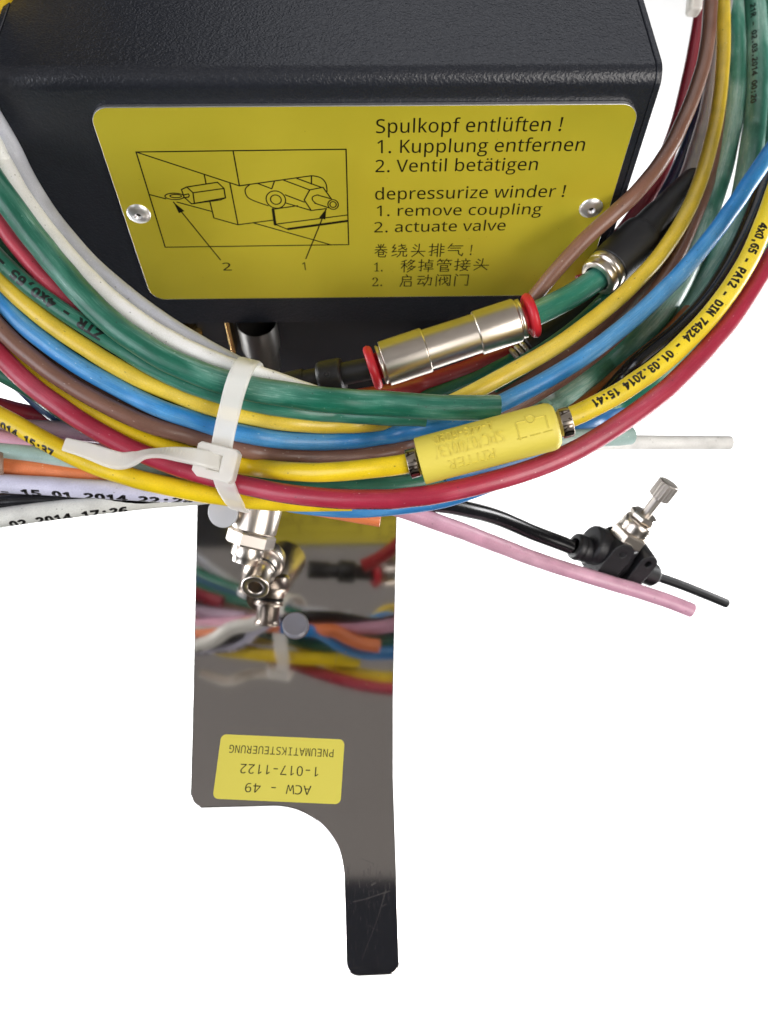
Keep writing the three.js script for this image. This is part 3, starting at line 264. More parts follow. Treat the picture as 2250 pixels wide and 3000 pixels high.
  black_hose: [[-110.7,291.6,64.4],[-103.3,292.4,63.1],[-96,293.2,62],[-88.5,293.8,61],[-81.1,294.4,60.3],[-77.6,294.5,60.1],[-74.1,294.7,60],[-70.6,294.8,59.9],[-67,294.9,59.9],[-63.5,295,59.8],[-60,295.1,59.7],[-56.5,295.1,59.5],[-53.1,295,59.3],[-49.7,294.7,59],[-46.4,294.3,58.5],[-43,293.6,57.9],[-39.7,292.8,57.1],[-36.4,292,56.3],[-33,291.1,55.5],[-29.5,290.3,54.8],[-26,289.6,54.2],[-22.4,289.1,53.8],[-18.8,288.8,53.6],[-15.1,288.8,53.7],[-11.4,289,54],[-7.6,289.4,54.5],[-4,289.8,55.2],[-0.3,289.9,55.8],[3.3,289.1,56.1],[6.9,287.3,56],[10.7,284.8,55.6],[14.6,281.9,54.8],[18.7,278.6,53.7],[23,274.9,52.7],[27.4,270.9,51.6],[31.8,266.9,50.9],[36.2,263,50.7],[40.6,259.6,50.9],[45.1,256.7,51.2],[49.6,254.2,51.7],[51.8,252.9,52]],
  white_print_low: [[-109.9,290.9,69],[-102.6,291.8,67.6],[-95.2,292.6,66.4],[-87.8,293.3,65.2],[-80.4,294,64.1],[-77,294.3,63.7],[-73.6,294.5,63.3],[-70.1,294.7,62.9],[-66.7,294.8,62.5],[-63.3,294.9,62.1],[-59.9,294.8,61.6],[-56.7,294.5,61],[-53.4,293.9,60.3],[-50.2,293.2,59.5],[-47.1,291.9,58.4],[-44.1,289.9,57],[-40.7,289,56.2],[-37.2,288.9,55.8],[-33.7,288.3,55],[-31,287.8,54.4]],
  blue_low: [[-27.6,289.6,56.4],[-23.9,289.3,57],[-20.3,289,57.6],[-16.7,288.7,58.3],[-12.9,290.5,59.9],[-9.1,292.9,61.7],[-5.5,294.2,62.7],[-1.9,295,63.2],[1.6,295.4,63.2],[5.1,295.6,63],[8.6,295.6,62.6],[12.2,295.5,62],[15.7,295.6,61.3],[19.1,295.7,60.2],[22.6,295.9,59],[26,296,57.6],[29.5,296,56],[33,295.6,54.1],[36.9,294.2,51.5],[41,292.2,48.4]],
  blue_mid: [[15,301.8,59.3],[18.5,301.6,58.6],[21.9,301.5,57.9],[25.4,301.7,57.3],[28.8,301.9,56.4],[32.2,302.2,55.4],[35.5,302.5,54.1],[38.8,302.6,52.3],[42.1,302.4,49.9],[46,301.1,47.2],[50.2,299,44],[53.6,299.3,42.1],[57,299.6,39.8],[60.4,299.7,37.3],[63.8,299.9,34.6],[67.1,300.1,31.7],[70.3,300.3,28.6],[73.4,300.6,25.2],[76.5,300.9,21.7],[78.1,301.1,19.9]],
  brown_low: [[36.3,289.6,47.9],[40.1,289.5,46.4],[43.4,291.1,45.8],[46.4,293.1,45.3],[49.3,295.2,44.6],[52.1,297.2,43.7],[55,298.7,42.2],[58.3,298.8,39.6],[61.7,298.9,36.8],[65,299.1,34],[68.4,299.3,31.3],[71.9,299.5,28.7],[75.4,299.8,26],[78.7,300,22.9],[81.9,300.3,19.4],[83.3,303.6,18.4],[81.8,307.6,21]],
  green_r1: [[35.7,293.6,47.4],[38.9,295.2,46.8],[42,296.8,46.2],[45.7,296.4,44],[48.7,298,43.1],[51.8,299.4,42],[54.9,300.5,40.6],[57.3,303.1,40.2],[59.4,306.2,40],[61.8,308.2,38.8],[64.5,309.4,36.9],[67.3,310.2,34.6],[70.3,310.7,31.9],[73.4,311,29.1],[76.4,311.3,25.9],[79.3,311.6,22.5],[82.1,312,18.9],[84.7,312.3,14.9],[87.2,312.7,10.9],[89.7,313.2,6.7],[92,313.6,2.3],[94.3,314.1,-2.1],[96.6,314.7,-6.7],[97.8,314.9,-9],[101.2,315.8,-15.6],[104.6,316.6,-22.2],[108,317.5,-28.8],[111.5,318.3,-35.4]],
  black_right: [[38.9,290.9,41.9],[42,293,41.7],[45.1,295.2,41.4],[48,297.2,40.6],[50.7,299.1,39.3],[53.3,300.6,37.4],[55.7,302.3,35.3],[57.5,305.4,34.5],[60.1,307.1,33],[63,308.1,31.1],[66.1,308.8,28.8],[69.1,309.3,26],[72.2,309.6,22.8],[75.1,309.9,19.4],[78,310.3,15.6],[80.7,310.6,11.7],[83.3,311,7.6],[85.8,311.5,3.4],[88.2,311.9,-1],[90.5,312.5,-5.5],[92.7,313,-10.2],[95,313.6,-14.9],[97.2,314.3,-19.7],[99.4,314.9,-24.6],[101.6,315.6,-29.5],[104.7,316.6,-36.3],[107.8,317.6,-43],[110.9,318.6,-49.8],[114,319.7,-56.5]],
  rust_right: [[40.4,294.9,40.9],[43.7,296.1,40.2],[47,297.2,39],[50.2,298.3,37.3],[53.3,299,35],[56.5,299.2,32],[58.7,302.2,31.5],[61.4,304,30.1],[64.5,304.9,28],[67.5,305.5,25.2],[70.5,306,22],[72,306.2,20.3]],
  green_top_a: [[89.9,342.9,-88.1],[93.2,336.5,-90.3],[96.4,329.9,-91.7],[99.6,323.2,-92.4],[102.7,316.3,-92.2],[104.5,312.2,-91.5],[103.9,311,-85.5],[103.3,309.8,-79.5],[102.4,308.9,-73.3],[101.3,308,-67.1],[100.1,307.3,-60.9],[98.5,306.7,-54.6],[96.8,306.3,-48.3],[95,305.8,-42.3],[93.1,305.2,-36.6],[91.2,304.6,-31.1],[89,304.1,-25.6],[86.7,303.7,-20.3],[83.8,304.2,-14.1],[80.5,305.8,-6.9],[77.5,306.7,-0.7],[74.9,307.1,4.7],[72.3,307.1,9.5],[69.7,306.9,13.8],[67.1,306.4,17.6],[64.6,305.6,20.9],[62,304.4,23.5],[59.6,302.8,25.6],[57.3,300.1,26.7],[54.9,297.7,27.9],[51.6,297.6,30.8],[48.2,297.4,33.6],[44.8,297.3,36.1],[41.4,297.1,38.4],[36.4,303,44.8]],
  green_top_b: [[97,331.2,-71.6],[99.8,328,-77.8],[102.7,324.6,-83.8],[105.8,320.7,-89.4],[109.3,315.6,-93.6],[110.7,312.2,-91.4],[110,311.2,-85.1],[109.1,310.3,-78.7],[108.1,309.4,-72.4],[107,308.6,-66.1],[105.8,307.8,-60],[104.5,307,-54],[103,306.3,-48],[101.5,305.7,-42.2],[98.3,307.3,-33.5],[95.7,308,-26.3],[93.5,308.2,-20.1],[91.5,307.9,-14.5],[89.4,307.5,-9.4],[87.1,307,-4.7],[84.7,306.4,-0.3],[82.3,305.6,3.7],[79.8,304.7,7.4],[77.3,303.7,10.8],[74.6,302.8,14.1],[71.8,301.9,17.2],[69,300.9,19.9],[66.1,299.7,22.3],[63.4,298.1,24.2],[61,295.2,24.9],[58.3,293,26.3],[54.9,292.6,28.9],[51.4,292.4,31.5],[50.5,292.4,32.1]],
  green_top_c: [[115.6,330.2,-120.7],[115.3,327.2,-113.8],[115.3,323.6,-107.3],[115.7,319.4,-101.1],[116.5,314.6,-95.3],[117.2,311.5,-92.5],[117.7,308.7,-89.2],[117.4,306.6,-84.6],[116.6,305.3,-78.8],[115.3,304.4,-72.4],[113.7,303.9,-65.5],[112.1,303.3,-59.1],[110.5,302.6,-53],[108.8,302,-46.8],[105.8,303.1,-38.7],[103,303.8,-31.3],[100.6,304,-24.9],[98.4,303.7,-19.2],[96.3,303.2,-14.1],[94.1,302.4,-9.4],[91.9,301.5,-5.2],[89.7,300.2,-1.5],[87.6,298.4,1.5],[85.9,295.7,3.5],[84.1,292.8,5.2],[82.7,292.4,7.1]],
  crimson_right: [[98.3,324.7,-116.4],[97,323.2,-109.2],[95.6,321.8,-102],[94.3,320.4,-94.7],[93,319,-87.5],[91.9,317.8,-81.5],[90.8,316.7,-75.7],[89.3,315.7,-69.9],[87.7,314.7,-64.3],[86.1,313.7,-58.8],[84.4,312.7,-53.4],[82.7,311.7,-48.1],[81,310.7,-43],[79.2,309.6,-38.2],[77.3,308.4,-33.8],[75.4,307.1,-29.5],[73.4,305.7,-25.6],[71.2,304.2,-21.9],[68.9,302.8,-18.4],[66.3,301.4,-15.1],[63.6,300.1,-11.8],[60.7,299.1,-8.4],[57.6,298.4,-4.9],[54.5,297.8,-1.4],[51.5,296.8,1.7]],
  brown_right: [[89.6,337.5,-91.8],[88.6,336.2,-84.5],[87.5,335,-77.2],[86.4,333.7,-69.9],[85.2,332.5,-62.6],[84.3,331.5,-57.1],[83.2,330.6,-51.7],[82.1,329.8,-46.4],[80.8,328.9,-41.2],[79.3,328.1,-36.2],[77.4,327.4,-31.2],[75.3,326.8,-26.2],[73,326.4,-21.2],[70.6,326.1,-16.4],[68.2,325.7,-11.7],[65.6,325.3,-7.5],[63,324.8,-3.7],[60.3,324,-0.5],[57.7,323,2.2],[55,321.8,4.3],[52.4,320.3,6],[49.8,318.6,7.5],[47.3,316.8,9],[45,314.8,10.5],[42.7,312.7,12.1],[40.5,310.4,13.6],[38.4,307.9,15.1],[36.2,305.3,16.5],[33.9,302.7,17.8],[31.4,300.2,19],[30.8,299.5,19.3]],
  navy_right: [[100.1,309.4,-81.4],[99.3,308.9,-79.1],[98.6,308.5,-76.7],[97.9,308.1,-74.3],[97.2,307.6,-72],[95.3,306.6,-66.2],[93.5,305.5,-60.6],[91.4,304.4,-55.4],[89.3,303.1,-50.5],[87.3,301.6,-46],[84.3,301.9,-39.3],[81.3,302.1,-33.1],[78.7,301.5,-28],[76,300.6,-23.6],[74,299.9,-20.5]],
  grey_right: [[103.4,323.1,-101.6],[101.4,322.2,-94.5],[99.5,320.8,-87.4],[97.7,319.2,-80.3],[95.9,317.1,-73.3],[94.8,315.4,-68.6],[94,313.3,-64.6],[93.9,310.2,-62],[93,308.2,-57.8],[91.3,307.2,-52.1],[89.4,306.4,-46.5],[87.3,305.6,-41.1],[84.1,306.5,-33.5],[81.4,306.9,-26.9],[78.7,306.8,-21.2],[76,306.5,-16]],
  red_right_thin: [[97.3,304.5,-72.2],[96.5,304,-69.9],[95.8,303.6,-67.5],[95.1,303.2,-65.2],[94.3,302.8,-62.8],[92.5,301.8,-57],[90.7,300.8,-51.5],[88.9,299.3,-46.7],[86.8,298.3,-41.6],[83.6,298.9,-34.6],[80.8,298.5,-29.2],[78.2,297.7,-24.4],[77.6,297.5,-23.2]],
  red_behind_coupler: [[-3.1,294.3,34.3],[0.7,293.5,32.9],[4.5,292.2,31.1],[8.5,290.2,28.5],[12.4,288.9,26.1],[16.2,289.4,25.1],[20.1,290,24],[23.9,290.4,22.7],[27.7,290.6,20.9],[31.6,290.6,18.9],[35.4,290.5,16.5],[39.3,290.3,13.7],[43.1,289.8,10.2],[46.4,290.9,7.9],[49,294.4,7.8],[51.7,296.9,6.5],[54.4,298.7,4.4],[57.1,300.1,1.6],[59.9,301.4,-1.3]],
  green_behind_coupler: [[11.1,286.8,29.7],[14.9,287.6,28.6],[18.7,288.3,27.3],[22.5,288.9,25.9],[26.3,289.3,24.2],[30,289.7,22.1],[33.7,289.8,19.5],[35.5,289.9,18.2]],
  green_to_coupler: [[33.9,310.2,25.1],[37.8,309.4,22.4],[41.7,308.7,19.6],[45.5,308.3,16.9],[49.1,308.5,14.3],[52.5,309,11.8],[55.6,309.9,9.2]],
  deep_c: [[16.1,298.5,43.9],[19.5,299,42.6],[22.9,299.5,41.1],[26.3,299.9,39.4],[29.6,300.3,37.5],[32.9,300.6,35.4],[36.3,300.8,33.2],[39.8,300.8,30.8],[43.3,300.8,28.3],[46.8,300.7,25.6],[50.2,300.8,22.7],[53.6,301,19.6],[56.9,301.2,16.3],[60.1,301.5,13],[63.3,301.8,9.5],[66.4,302.2,5.9],[69.5,302.6,2.1],[72.4,303.1,-1.9],[75.3,303.7,-6],[77.5,304.1,-9.1]],
  deep_d: [[26.1,303.4,37.6],[29.5,303.4,35.4],[33,303.4,33.1],[36.4,303.3,30.6],[39.9,303.1,27.9],[43.4,303,25],[46.8,302.9,22],[50.2,302.9,18.7],[53.4,303,15.4],[56.6,303.3,11.9],[59.7,303.6,8.2],[62.7,304,4.5],[65.7,304.4,0.7],[68.7,304.9,-3.3],[69.5,305,-4.2]],
  deep_e: [[-98.4,332.1,-6.1],[-93.8,329.3,-0.9],[-89.2,326.5,4.3],[-84.5,323.7,9.5],[-79.8,320.9,14.6],[-77.6,319.6,17],[-75.5,318.3,19.4],[-73.2,317.1,21.8],[-70.7,315.9,23.9],[-67.9,314.9,25.8],[-65.1,314,27.6],[-62.2,313.1,29.4],[-59.3,312.2,31],[-56.4,311.3,32.7],[-53.4,310.4,34.4],[-50.4,309.6,36],[-47.4,308.8,37.5],[-44.3,308.1,38.9],[-41.1,307.4,40.2],[-37.9,306.8,41.4],[-34.6,306.3,42.5],[-31.3,305.9,43.4],[-27.9,305.4,44.3],[-27.1,305.3,44.5]],
  deep_f: [[43.4,288.9,34],[46.9,289,31.5],[50.5,289.2,28.9],[54.1,289.4,26.1],[57.5,289.7,23.2],[61,290,20.1],[64.4,290.3,17],[67.9,290.7,13.8],[71.5,291,10.6],[75,291.4,7.2],[78.4,291.8,3.6],[81.7,292.3,-0.2],[85,292.8,-4.1],[88.1,293.4,-8.3],[91.1,294,-12.6],[93.9,294.6,-17.2],[96.7,295.3,-21.9],[99.2,296.1,-26.8],[101.5,296.9,-31.9],[103.9,297.8,-37],[104.5,298,-38.3]],
  deep_a: [[-95.3,328,-0.7],[-91.9,324.8,5.2],[-88.4,321.6,11],[-84.5,318.5,16.7],[-80.4,315.5,22.2],[-78.4,314.2,24.7],[-76.1,312.9,27.1],[-73.7,311.7,29.3],[-71.1,310.6,31.4],[-68.4,309.6,33.3],[-65.6,308.6,35.2],[-62.7,307.7,37],[-59.7,306.8,38.6],[-56.7,306,40.2],[-53.7,305.2,41.8],[-50.6,304.4,43.2],[-47.4,303.8,44.5],[-44.1,303.2,45.7],[-40.8,302.7,46.7],[-37.4,302.2,47.6],[-34.1,301.8,48.5],[-30.7,301.5,49.3],[-27.2,301.1,50],[-23.8,300.9,50.6],[-20.3,300.7,51],[-16.8,300.6,51.4],[-13.3,300.5,51.7],[-9.8,300.4,52]],
  deep_b: [[-97.1,330,-4.3],[-93.2,326.9,1.3],[-89.1,323.9,6.8],[-84.8,321,12.2],[-80.4,318.1,17.5],[-78.2,316.8,20],[-75.9,315.5,22.4],[-73.4,314.3,24.6],[-70.8,313.2,26.8],[-68.1,312.1,28.8],[-65.2,311.1,30.7],[-62.3,310.2,32.5],[-59.4,309.3,34.2],[-56.4,308.4,35.9],[-53.3,307.6,37.5],[-50.2,306.8,39],[-47,306.1,40.4],[-43.8,305.4,41.7],[-40.5,304.9,42.8],[-37.1,304.3,43.9],[-33.7,303.9,44.8],[-30.3,303.5,45.7],[-26.8,303.1,46.5],[-23.4,302.7,47.3]],
  green_deep: [[-97.2,334.9,-11.2],[-93.1,332,-5.7],[-88.8,329,-0.3],[-84.4,326.2,5],[-79.8,323.3,10.2],[-77.5,322.1,12.6],[-75.1,320.8,14.9],[-72.7,319.6,17.1],[-70.1,318.5,19.3],[-67.5,317.4,21.4],[-64.8,316.3,23.4],[-62,315.3,25.3],[-59.2,314.3,27.2],[-56.3,313.4,29],[-53.3,312.5,30.6],[-50.3,311.7,32.3],[-47.2,310.9,33.8],[-44.1,310.1,35.3],[-41,309.4,36.7],[-38.6,308.8,37.8]],
  yellow_top_left: [[-64.5,366.9,-55.3],[-66.2,363.3,-48.9],[-68,359.7,-42.6],[-69.7,356.2,-36.2],[-71.4,352.6,-29.8],[-72.2,351,-26.9],[-73,349.3,-23.9],[-73.7,347.7,-21],[-74.6,346,-18.1],[-75.5,344.4,-15.2],[-76.6,342.8,-12.3],[-77.7,341.2,-9.4],[-78,340.8,-8.7],[-80.5,337.3,-2.6],[-83.1,333.8,3.6],[-85.6,330.4,9.7],[-88.2,326.9,15.9]]
};
const SCUFF_G = '#86ab9c', GREEN = '#18604b';
const HOSES = [
  // key, radius, colour, label, group-free wear, print
  ['grey_inner', 1.8, '#b7bac3', 'grey hose on the inside of the coil, beside the white hose', { scuff: '#e8e8ec', amount: 0.6 }],
  ['white_inner', 1.8, '#fafaf6', 'white hose on the inside of the coil, against the thick green hose', { scuff: '#fffef4', amount: 0.4 }],
  ['green_cut_end', 2.5, GREEN, 'thick green hose held by the tie, cut off above the yellow check valve', { scuff: SCUFF_G, amount: 2.3 }],
  ['red_inner', 1.6, '#cf4a5c', 'red hose squeezed between the two green hoses of the coil', { scuff: '#d98a93', amount: 0.8 }],
  ['green_print', 1.75, '#1b634e', 'thin green hose printed 4x0,65 beside the red and the yellow hose', { scuff: SCUFF_G, amount: 1.6 }, [['ZTR - 4x0,65 - PA12', 26, 60, 0.51, 2.9, 1]]],
  ['yellow_upper', 1.75, '#deBf3c', 'yellow hose between the thin green and the blue hose under the tie', { scuff: '#efe0a0', amount: 0.7 }],
  ['blue_main', 1.85, '#2f83c6', 'blue hose between the yellow and the brown hose under the tie', { scuff: '#8fbde0', amount: 1.5 }],
  ['brown_main', 1.75, '#7b584a', 'brown hose between the blue hose and the tie head', { scuff: '#a58b80', amount: 0.8 }, [['- DIN 74324 - 15.01.2014', 50, 90, 0.735, 1.5, 1]]],
  ['yellow_left_hose', 1.9, '#e8c81e', 'plain yellow hose entering the left end of the check valve', { scuff: '#f1e08a', amount: 0.4 }],
  ['yellow_right_hose', 2, '#e8cc2a', 'yellow hose printed DIN 74324 leaving the right end of the check valve', { scuff: '#f4e9a8', amount: 0.4 }, [['4x0,65 - PA12 - DIN 74324 - 01.03.2014 15:41', 6, 62, 0.46, 2.5, 1]]],
  ['red_main', 1.95, '#a32a40', 'crimson hose forming the outer edge of the coil', { scuff: '#d0808c', amount: 1.1 }, [['ZTR - 4x0,65 - PA12 - DIN 74324 - 01.03.2014', 78, 128, 0.715, 1.0, 1]]],
  ['yellow_print_low', 2, '#e7c71c', 'yellow hose printed 01 02 2014 15:37 crossing under the tie tail', { scuff: '#f2e08c', amount: 0.4 }, [['01 02 2014 15:37', 24.5, 46.5, 0.63, 3.1, 0]]],
  ['green_low_print', 1.9, '#2c6a57', 'dull green hose between the lower yellow hose and the crimson hose', { scuff: SCUFF_G, amount: 1.4 }, [['11:10  20', 88, 104, 0.6, 1.5, 0]]],
  ['crimson_back', 2, '#7c1b2a', 'dark red hose behind the lower printed yellow hose', { scuff: '#a85560', amount: 0.5 }],
  ['navy_back', 2, '#2b4a6e', 'navy blue hose behind the crimson hose on the left', {}],
  ['green_back', 2, GREEN, 'green hose behind the crimson hose on the left', { scuff: SCUFF_G, amount: 0.5 }],
  ['mauve_back', 2, '#a590a3', 'grey mauve hose running left below the dark red hose', { scuff: '#cfc0cc', amount: 0.7 }, [['-- -- - ----', 30, 58, 0.66, 0.8, 0]]],
  ['pink', 2, '#cb98ad', 'pink hose passing under the coil, free end below the black flow valve', { scuff: '#e4c5d0', amount: 0.7 }],
  ['teal', 2, '#9cb8b3', 'pale teal hose passing under the coil above the orange hose', { scuff: '#cfdcd8', amount: 0.7 }],
  ['orange_cut_end', 2, '#dd7c4c', 'orange hose with a cut end hanging over the steel bracket', { scuff: '#f0b090', amount: 1.0 }],
  ['lavender_print', 2, '#c9c9df', 'lavender hose printed 15 01 2014 22:28 below the orange hose', { scuff: '#ececf6', amount: 0.6 }, [['4 - 15 01 2014 22:28', 29, 72, 0.65, 2.7, 0]]],
  ['white_right_end', 2, '#e9e8e4', 'white hose end sticking out on its own to the right of the coil', { scuff: '#ffffff', amount: 0.5 }],
  ['black_hose', 2, '#131315', 'black hose passing under the coil into the flow control valve', { scuff: '#44444a', amount: 0.4 }],
  ['white_print_low', 2.1, '#d8d9d3', 'white hose printed 02 02 2014 17:26, lowest on the left', { scuff: '#f4f4ee', amount: 0.4 }, [['- 02 02 2014 17:26', 26, 59, 0.66, 2.8, 0]]],
  ['blue_low', 2, '#2b76b8', 'blue hose along the underside of the crimson hose above the bracket', { scuff: '#8fbde0', amount: 1.2 }],
  ['blue_mid', 2, '#3170ad', 'blue hose between the check valve and the crimson hose', { scuff: '#9cc3e2', amount: 1.6 }],
  ['brown_low', 2, '#6e5450', 'grey brown hose just inside the crimson hose on the right', { scuff: '#a89490', amount: 1.0 }],
  ['green_r1', 2, '#28705b', 'thin green hose between the printed yellow and the crimson hose on the right', { scuff: '#8fbcae', amount: 2.0 }],
  ['black_right', 2, '#151517', 'black hose behind the printed yellow hose on the right', {}],
  ['rust_right', 2, '#86491f', 'rust coloured hose in the gap behind the printed yellow hose', { scuff: '#b98a60', amount: 0.8 }],
  ['green_top_a', 3, '#3f7f6c', 'thick chalky green hose beside the yellow one, crossing under the blue hose', { scuff: '#a6c4ba', amount: 3.2 }],
  ['green_top_b', 3, '#417f6d', 'thick green hose printed 02.03.2014 at the right edge', { scuff: '#a3c0b7', amount: 2.6 }, [['21R - 02.03.2014 00:20', 40, 78, 0.6, 2.0, 0]]],
  ['green_top_c', 3, '#417d6a', 'outermost thick green hose at the right edge', { scuff: '#93b7ab', amount: 2 }],
  ['crimson_right', 2, '#992b3b', 'crimson hose alongside the brown hose right of the box', { scuff: '#c77a84', amount: 0.6 }],
  ['brown_right', 1.7, '#7a5646', 'thin brown hose crossing the lower right corner of the yellow plate', { scuff: '#c9b3a6', amount: 0.3 }],
  ['navy_right', 2, '#243a60', 'navy hose behind the brown hose right of the box', {}],
  ['grey_right', 2, '#8e8a8c', 'grey hose between the brown and the yellow hose right of the box', { scuff: '#bcb8ba', amount: 0.5 }],
  ['red_right_thin', 1.5, '#a52a44', 'thin red hose squeezed between the navy and the grey hose', {}],
  ['red_behind_coupler', 2.2, '#8e2228', 'red hose running under the nickel push-in coupler', { scuff: '#b85a5a', amount: 0.5 }],
  ['green_behind_coupler', 2.2, GREEN, 'green hose under the coupler beside the red hose', {}],
  ['green_to_coupler', 2.7, '#2f7a66', 'thick green hose joining the coupler to the black cable gland', { scuff: '#8db8ac', amount: 1.8 }],
  ['deep_c', 2.6, '#6d4d40', 'brown hose in the gap between the yellow and blue hoses on the right', {}],
  ['deep_d', 2.2, '#276b57', 'green hose below the gland, just inside the yellow hose on the right', {}],
  ['deep_e', 2.0, '#2b4a6e', 'navy hose deep in the coil behind the thin green and yellow hoses', {}],
  ['deep_f', 3, '#6e5450', 'grey brown hose deep behind the green hoses on the right', {}],
  ['deep_a', 2.2, '#6d4d40', 'brown hose deep in the coil, seen in the gap between blue and brown', {}],
  ['deep_b', 2.2, GREEN, 'green hose deep in the coil behind the yellow and blue hoses', {}],
  ['green_deep', 2.2, GREEN, 'green hose deep in the coil behind the red hose', {}],
  ['yellow_top_left', 2, '#cfae20', 'yellow hose passing the upper left corner of the box', {}],
];
for (const [key, r, color, label, wear, prints] of HOSES) {
  const pts = PATHS[key], g = hose(pts, r);
  const print = (prints ?? []).map(([text, from, to, row, size, flip]) => ({ text, from, to, row, size, flip, round: 2 * Math.PI * r }));
  const map = hoseTex(g.len, color, { ...wear, print });
  solo('hose', g, M(0xffffff, key.startsWith('black') ? 0.22 : 0.34, { map }), label, 'hose', pts[0]);
}

// ---------------------------------------------------------------- cable tie round the coil
const ACROSS = V([-18,311.6,62.4]).sub(V([-26.8,312.6,60.3])).normalize();
{
  const tie = thing('cable_tie', 'white nylon cable tie strapped round the coiled hoses, tail pointing left', 'cable tie', [-29.4,313.4,62.9]);
  const loop = [[-29.5,310.1,61.5], [-29,311.7,58.9], [-28.5,313.1,57.2], [-27.8,314.9,55.2], [-26.8,317.4,53.2], [-25.8,320,51.6], [-24.7,322,49.6], [-23.9,322.2,47.2], [-23.5,319.9,44.1], [-23.3,316.2,41.6], [-24,310.3,39.8], [-25.7,303.1,40.3], [-28.1,295.1,44.3], [-29.2,289.4,50.4], [-28.4,289.5,56.4], [-27.9,292.5,61.3], [-27.8,298,63.9], [-28.1,302.7,64.6], [-28.7,306,63.9], [-29.1,308.5,62.7]];
  part('strap', ribbon(loop, 4.1, 1.0, () => ACROSS.clone()), MAT.nylon, tie);
  const hm = new THREE.Matrix4().makeBasis(ACROSS, FACE.clone().cross(ACROSS).normalize(), FACE).setPosition(V([-29.7,311.6,62]));
  const hs = new THREE.Shape(); hs.moveTo(-3.6, -2.2); hs.lineTo(-2.6, -3.0); hs.lineTo(3.2, -3.0); hs.lineTo(3.7, -2.4); hs.lineTo(3.7, 2.5); hs.lineTo(3.2, 3.0); hs.lineTo(-3.2, 3.0); hs.lineTo(-3.6, 2.6);
  const slot = new THREE.Path(); slot.moveTo(-1.6, -1.9); slot.lineTo(-1.6, 1.9); slot.lineTo(1.5, 1.9); slot.lineTo(1.5, -1.9); hs.holes.push(slot);
  const hg = new THREE.ExtrudeGeometry(hs, { depth: 3.6, bevelEnabled: true, bevelSize: 0.35, bevelThickness: 0.4, bevelSegments: 4 }); hg.translate(0, 0, -1.9);
  part('head', [hg.applyMatrix4(hm), box(3, 3.7, 1.6, 0, 0, -1.0, 0.2, hm)], MAT.nylon, tie);
  const tail = [[-28.6,311.9,62.3], [-29.9,313.3,62.6], [-31.6,314.5,62.8], [-33.3,314.9,62.6], [-35.9,315.2,62.3], [-39.2,315.8,62.3], [-42.1,316.2,62.8], [-44.1,316.1,63.6], [-46.4,316.2,64.2], [-48.6,316.8,64], [-51.2,317.2,63.1], [-53.8,317.4,62.2], [-57,317.3,61.1]];
  part('tail', ribbon(tail, (s) => s < 0.75 ? 3.4 : 3.4 - 3.4 * (s - 0.75), 0.9, (s, t) => { const side = FACE.clone().cross(t).normalize(), a = 0.5 + 0.75 * Math.exp(-(((s - 0.47) / 0.14) ** 2)) - 0.3 * Math.min(1, s); return side.multiplyScalar(Math.cos(a)).addScaledVector(FACE, Math.sin(a)); }), MAT.nylon, tie);
}
{
  const t2 = thing('cable_tie', 'end of a white cable tie at the top, beside the crimson hose', 'cable tie', [80.7,329.2,-58.6]);
  const m = frame(V([84.6,327.4,-69.8]), V([83.9,324.3,-64.1])); part('head', box(7.2, 3.4, 4, 3.6, 0, 0, 0.9, m), MAT.nylon, t2);
  part('strap', ribbon([[82.3,329.7,-65.7], [81.2,334,-61], [83.1,337,-58.2], [92,334.6,-63.8], [101.2,331.8,-68.9]], 4, 1, () => V([81.3,326.4,-53.6]).sub(V([81.4,329.7,-59.6]))), MAT.nylon, t2);
  const t3 = thing('cable_tie', 'brownish clear cable tie at the left, round the orange hose', 'cable tie', [-74.2,307,58.4]);
  part('strap', ribbon([[-81,298.1,47.3], [-78.7,301.4,51.9], [-77.2,303,55.2], [-77.2,302.2,56.6], [-78,299.9,56.7], [-80.8,294.3,54.4]], 4, 1, () => V([-68.1,306.8,59]).sub(V([-73.6,307,58.4]))), M('#b99a86', 0.4, { transmission: 0.3, thickness: 0 }), t3);
}

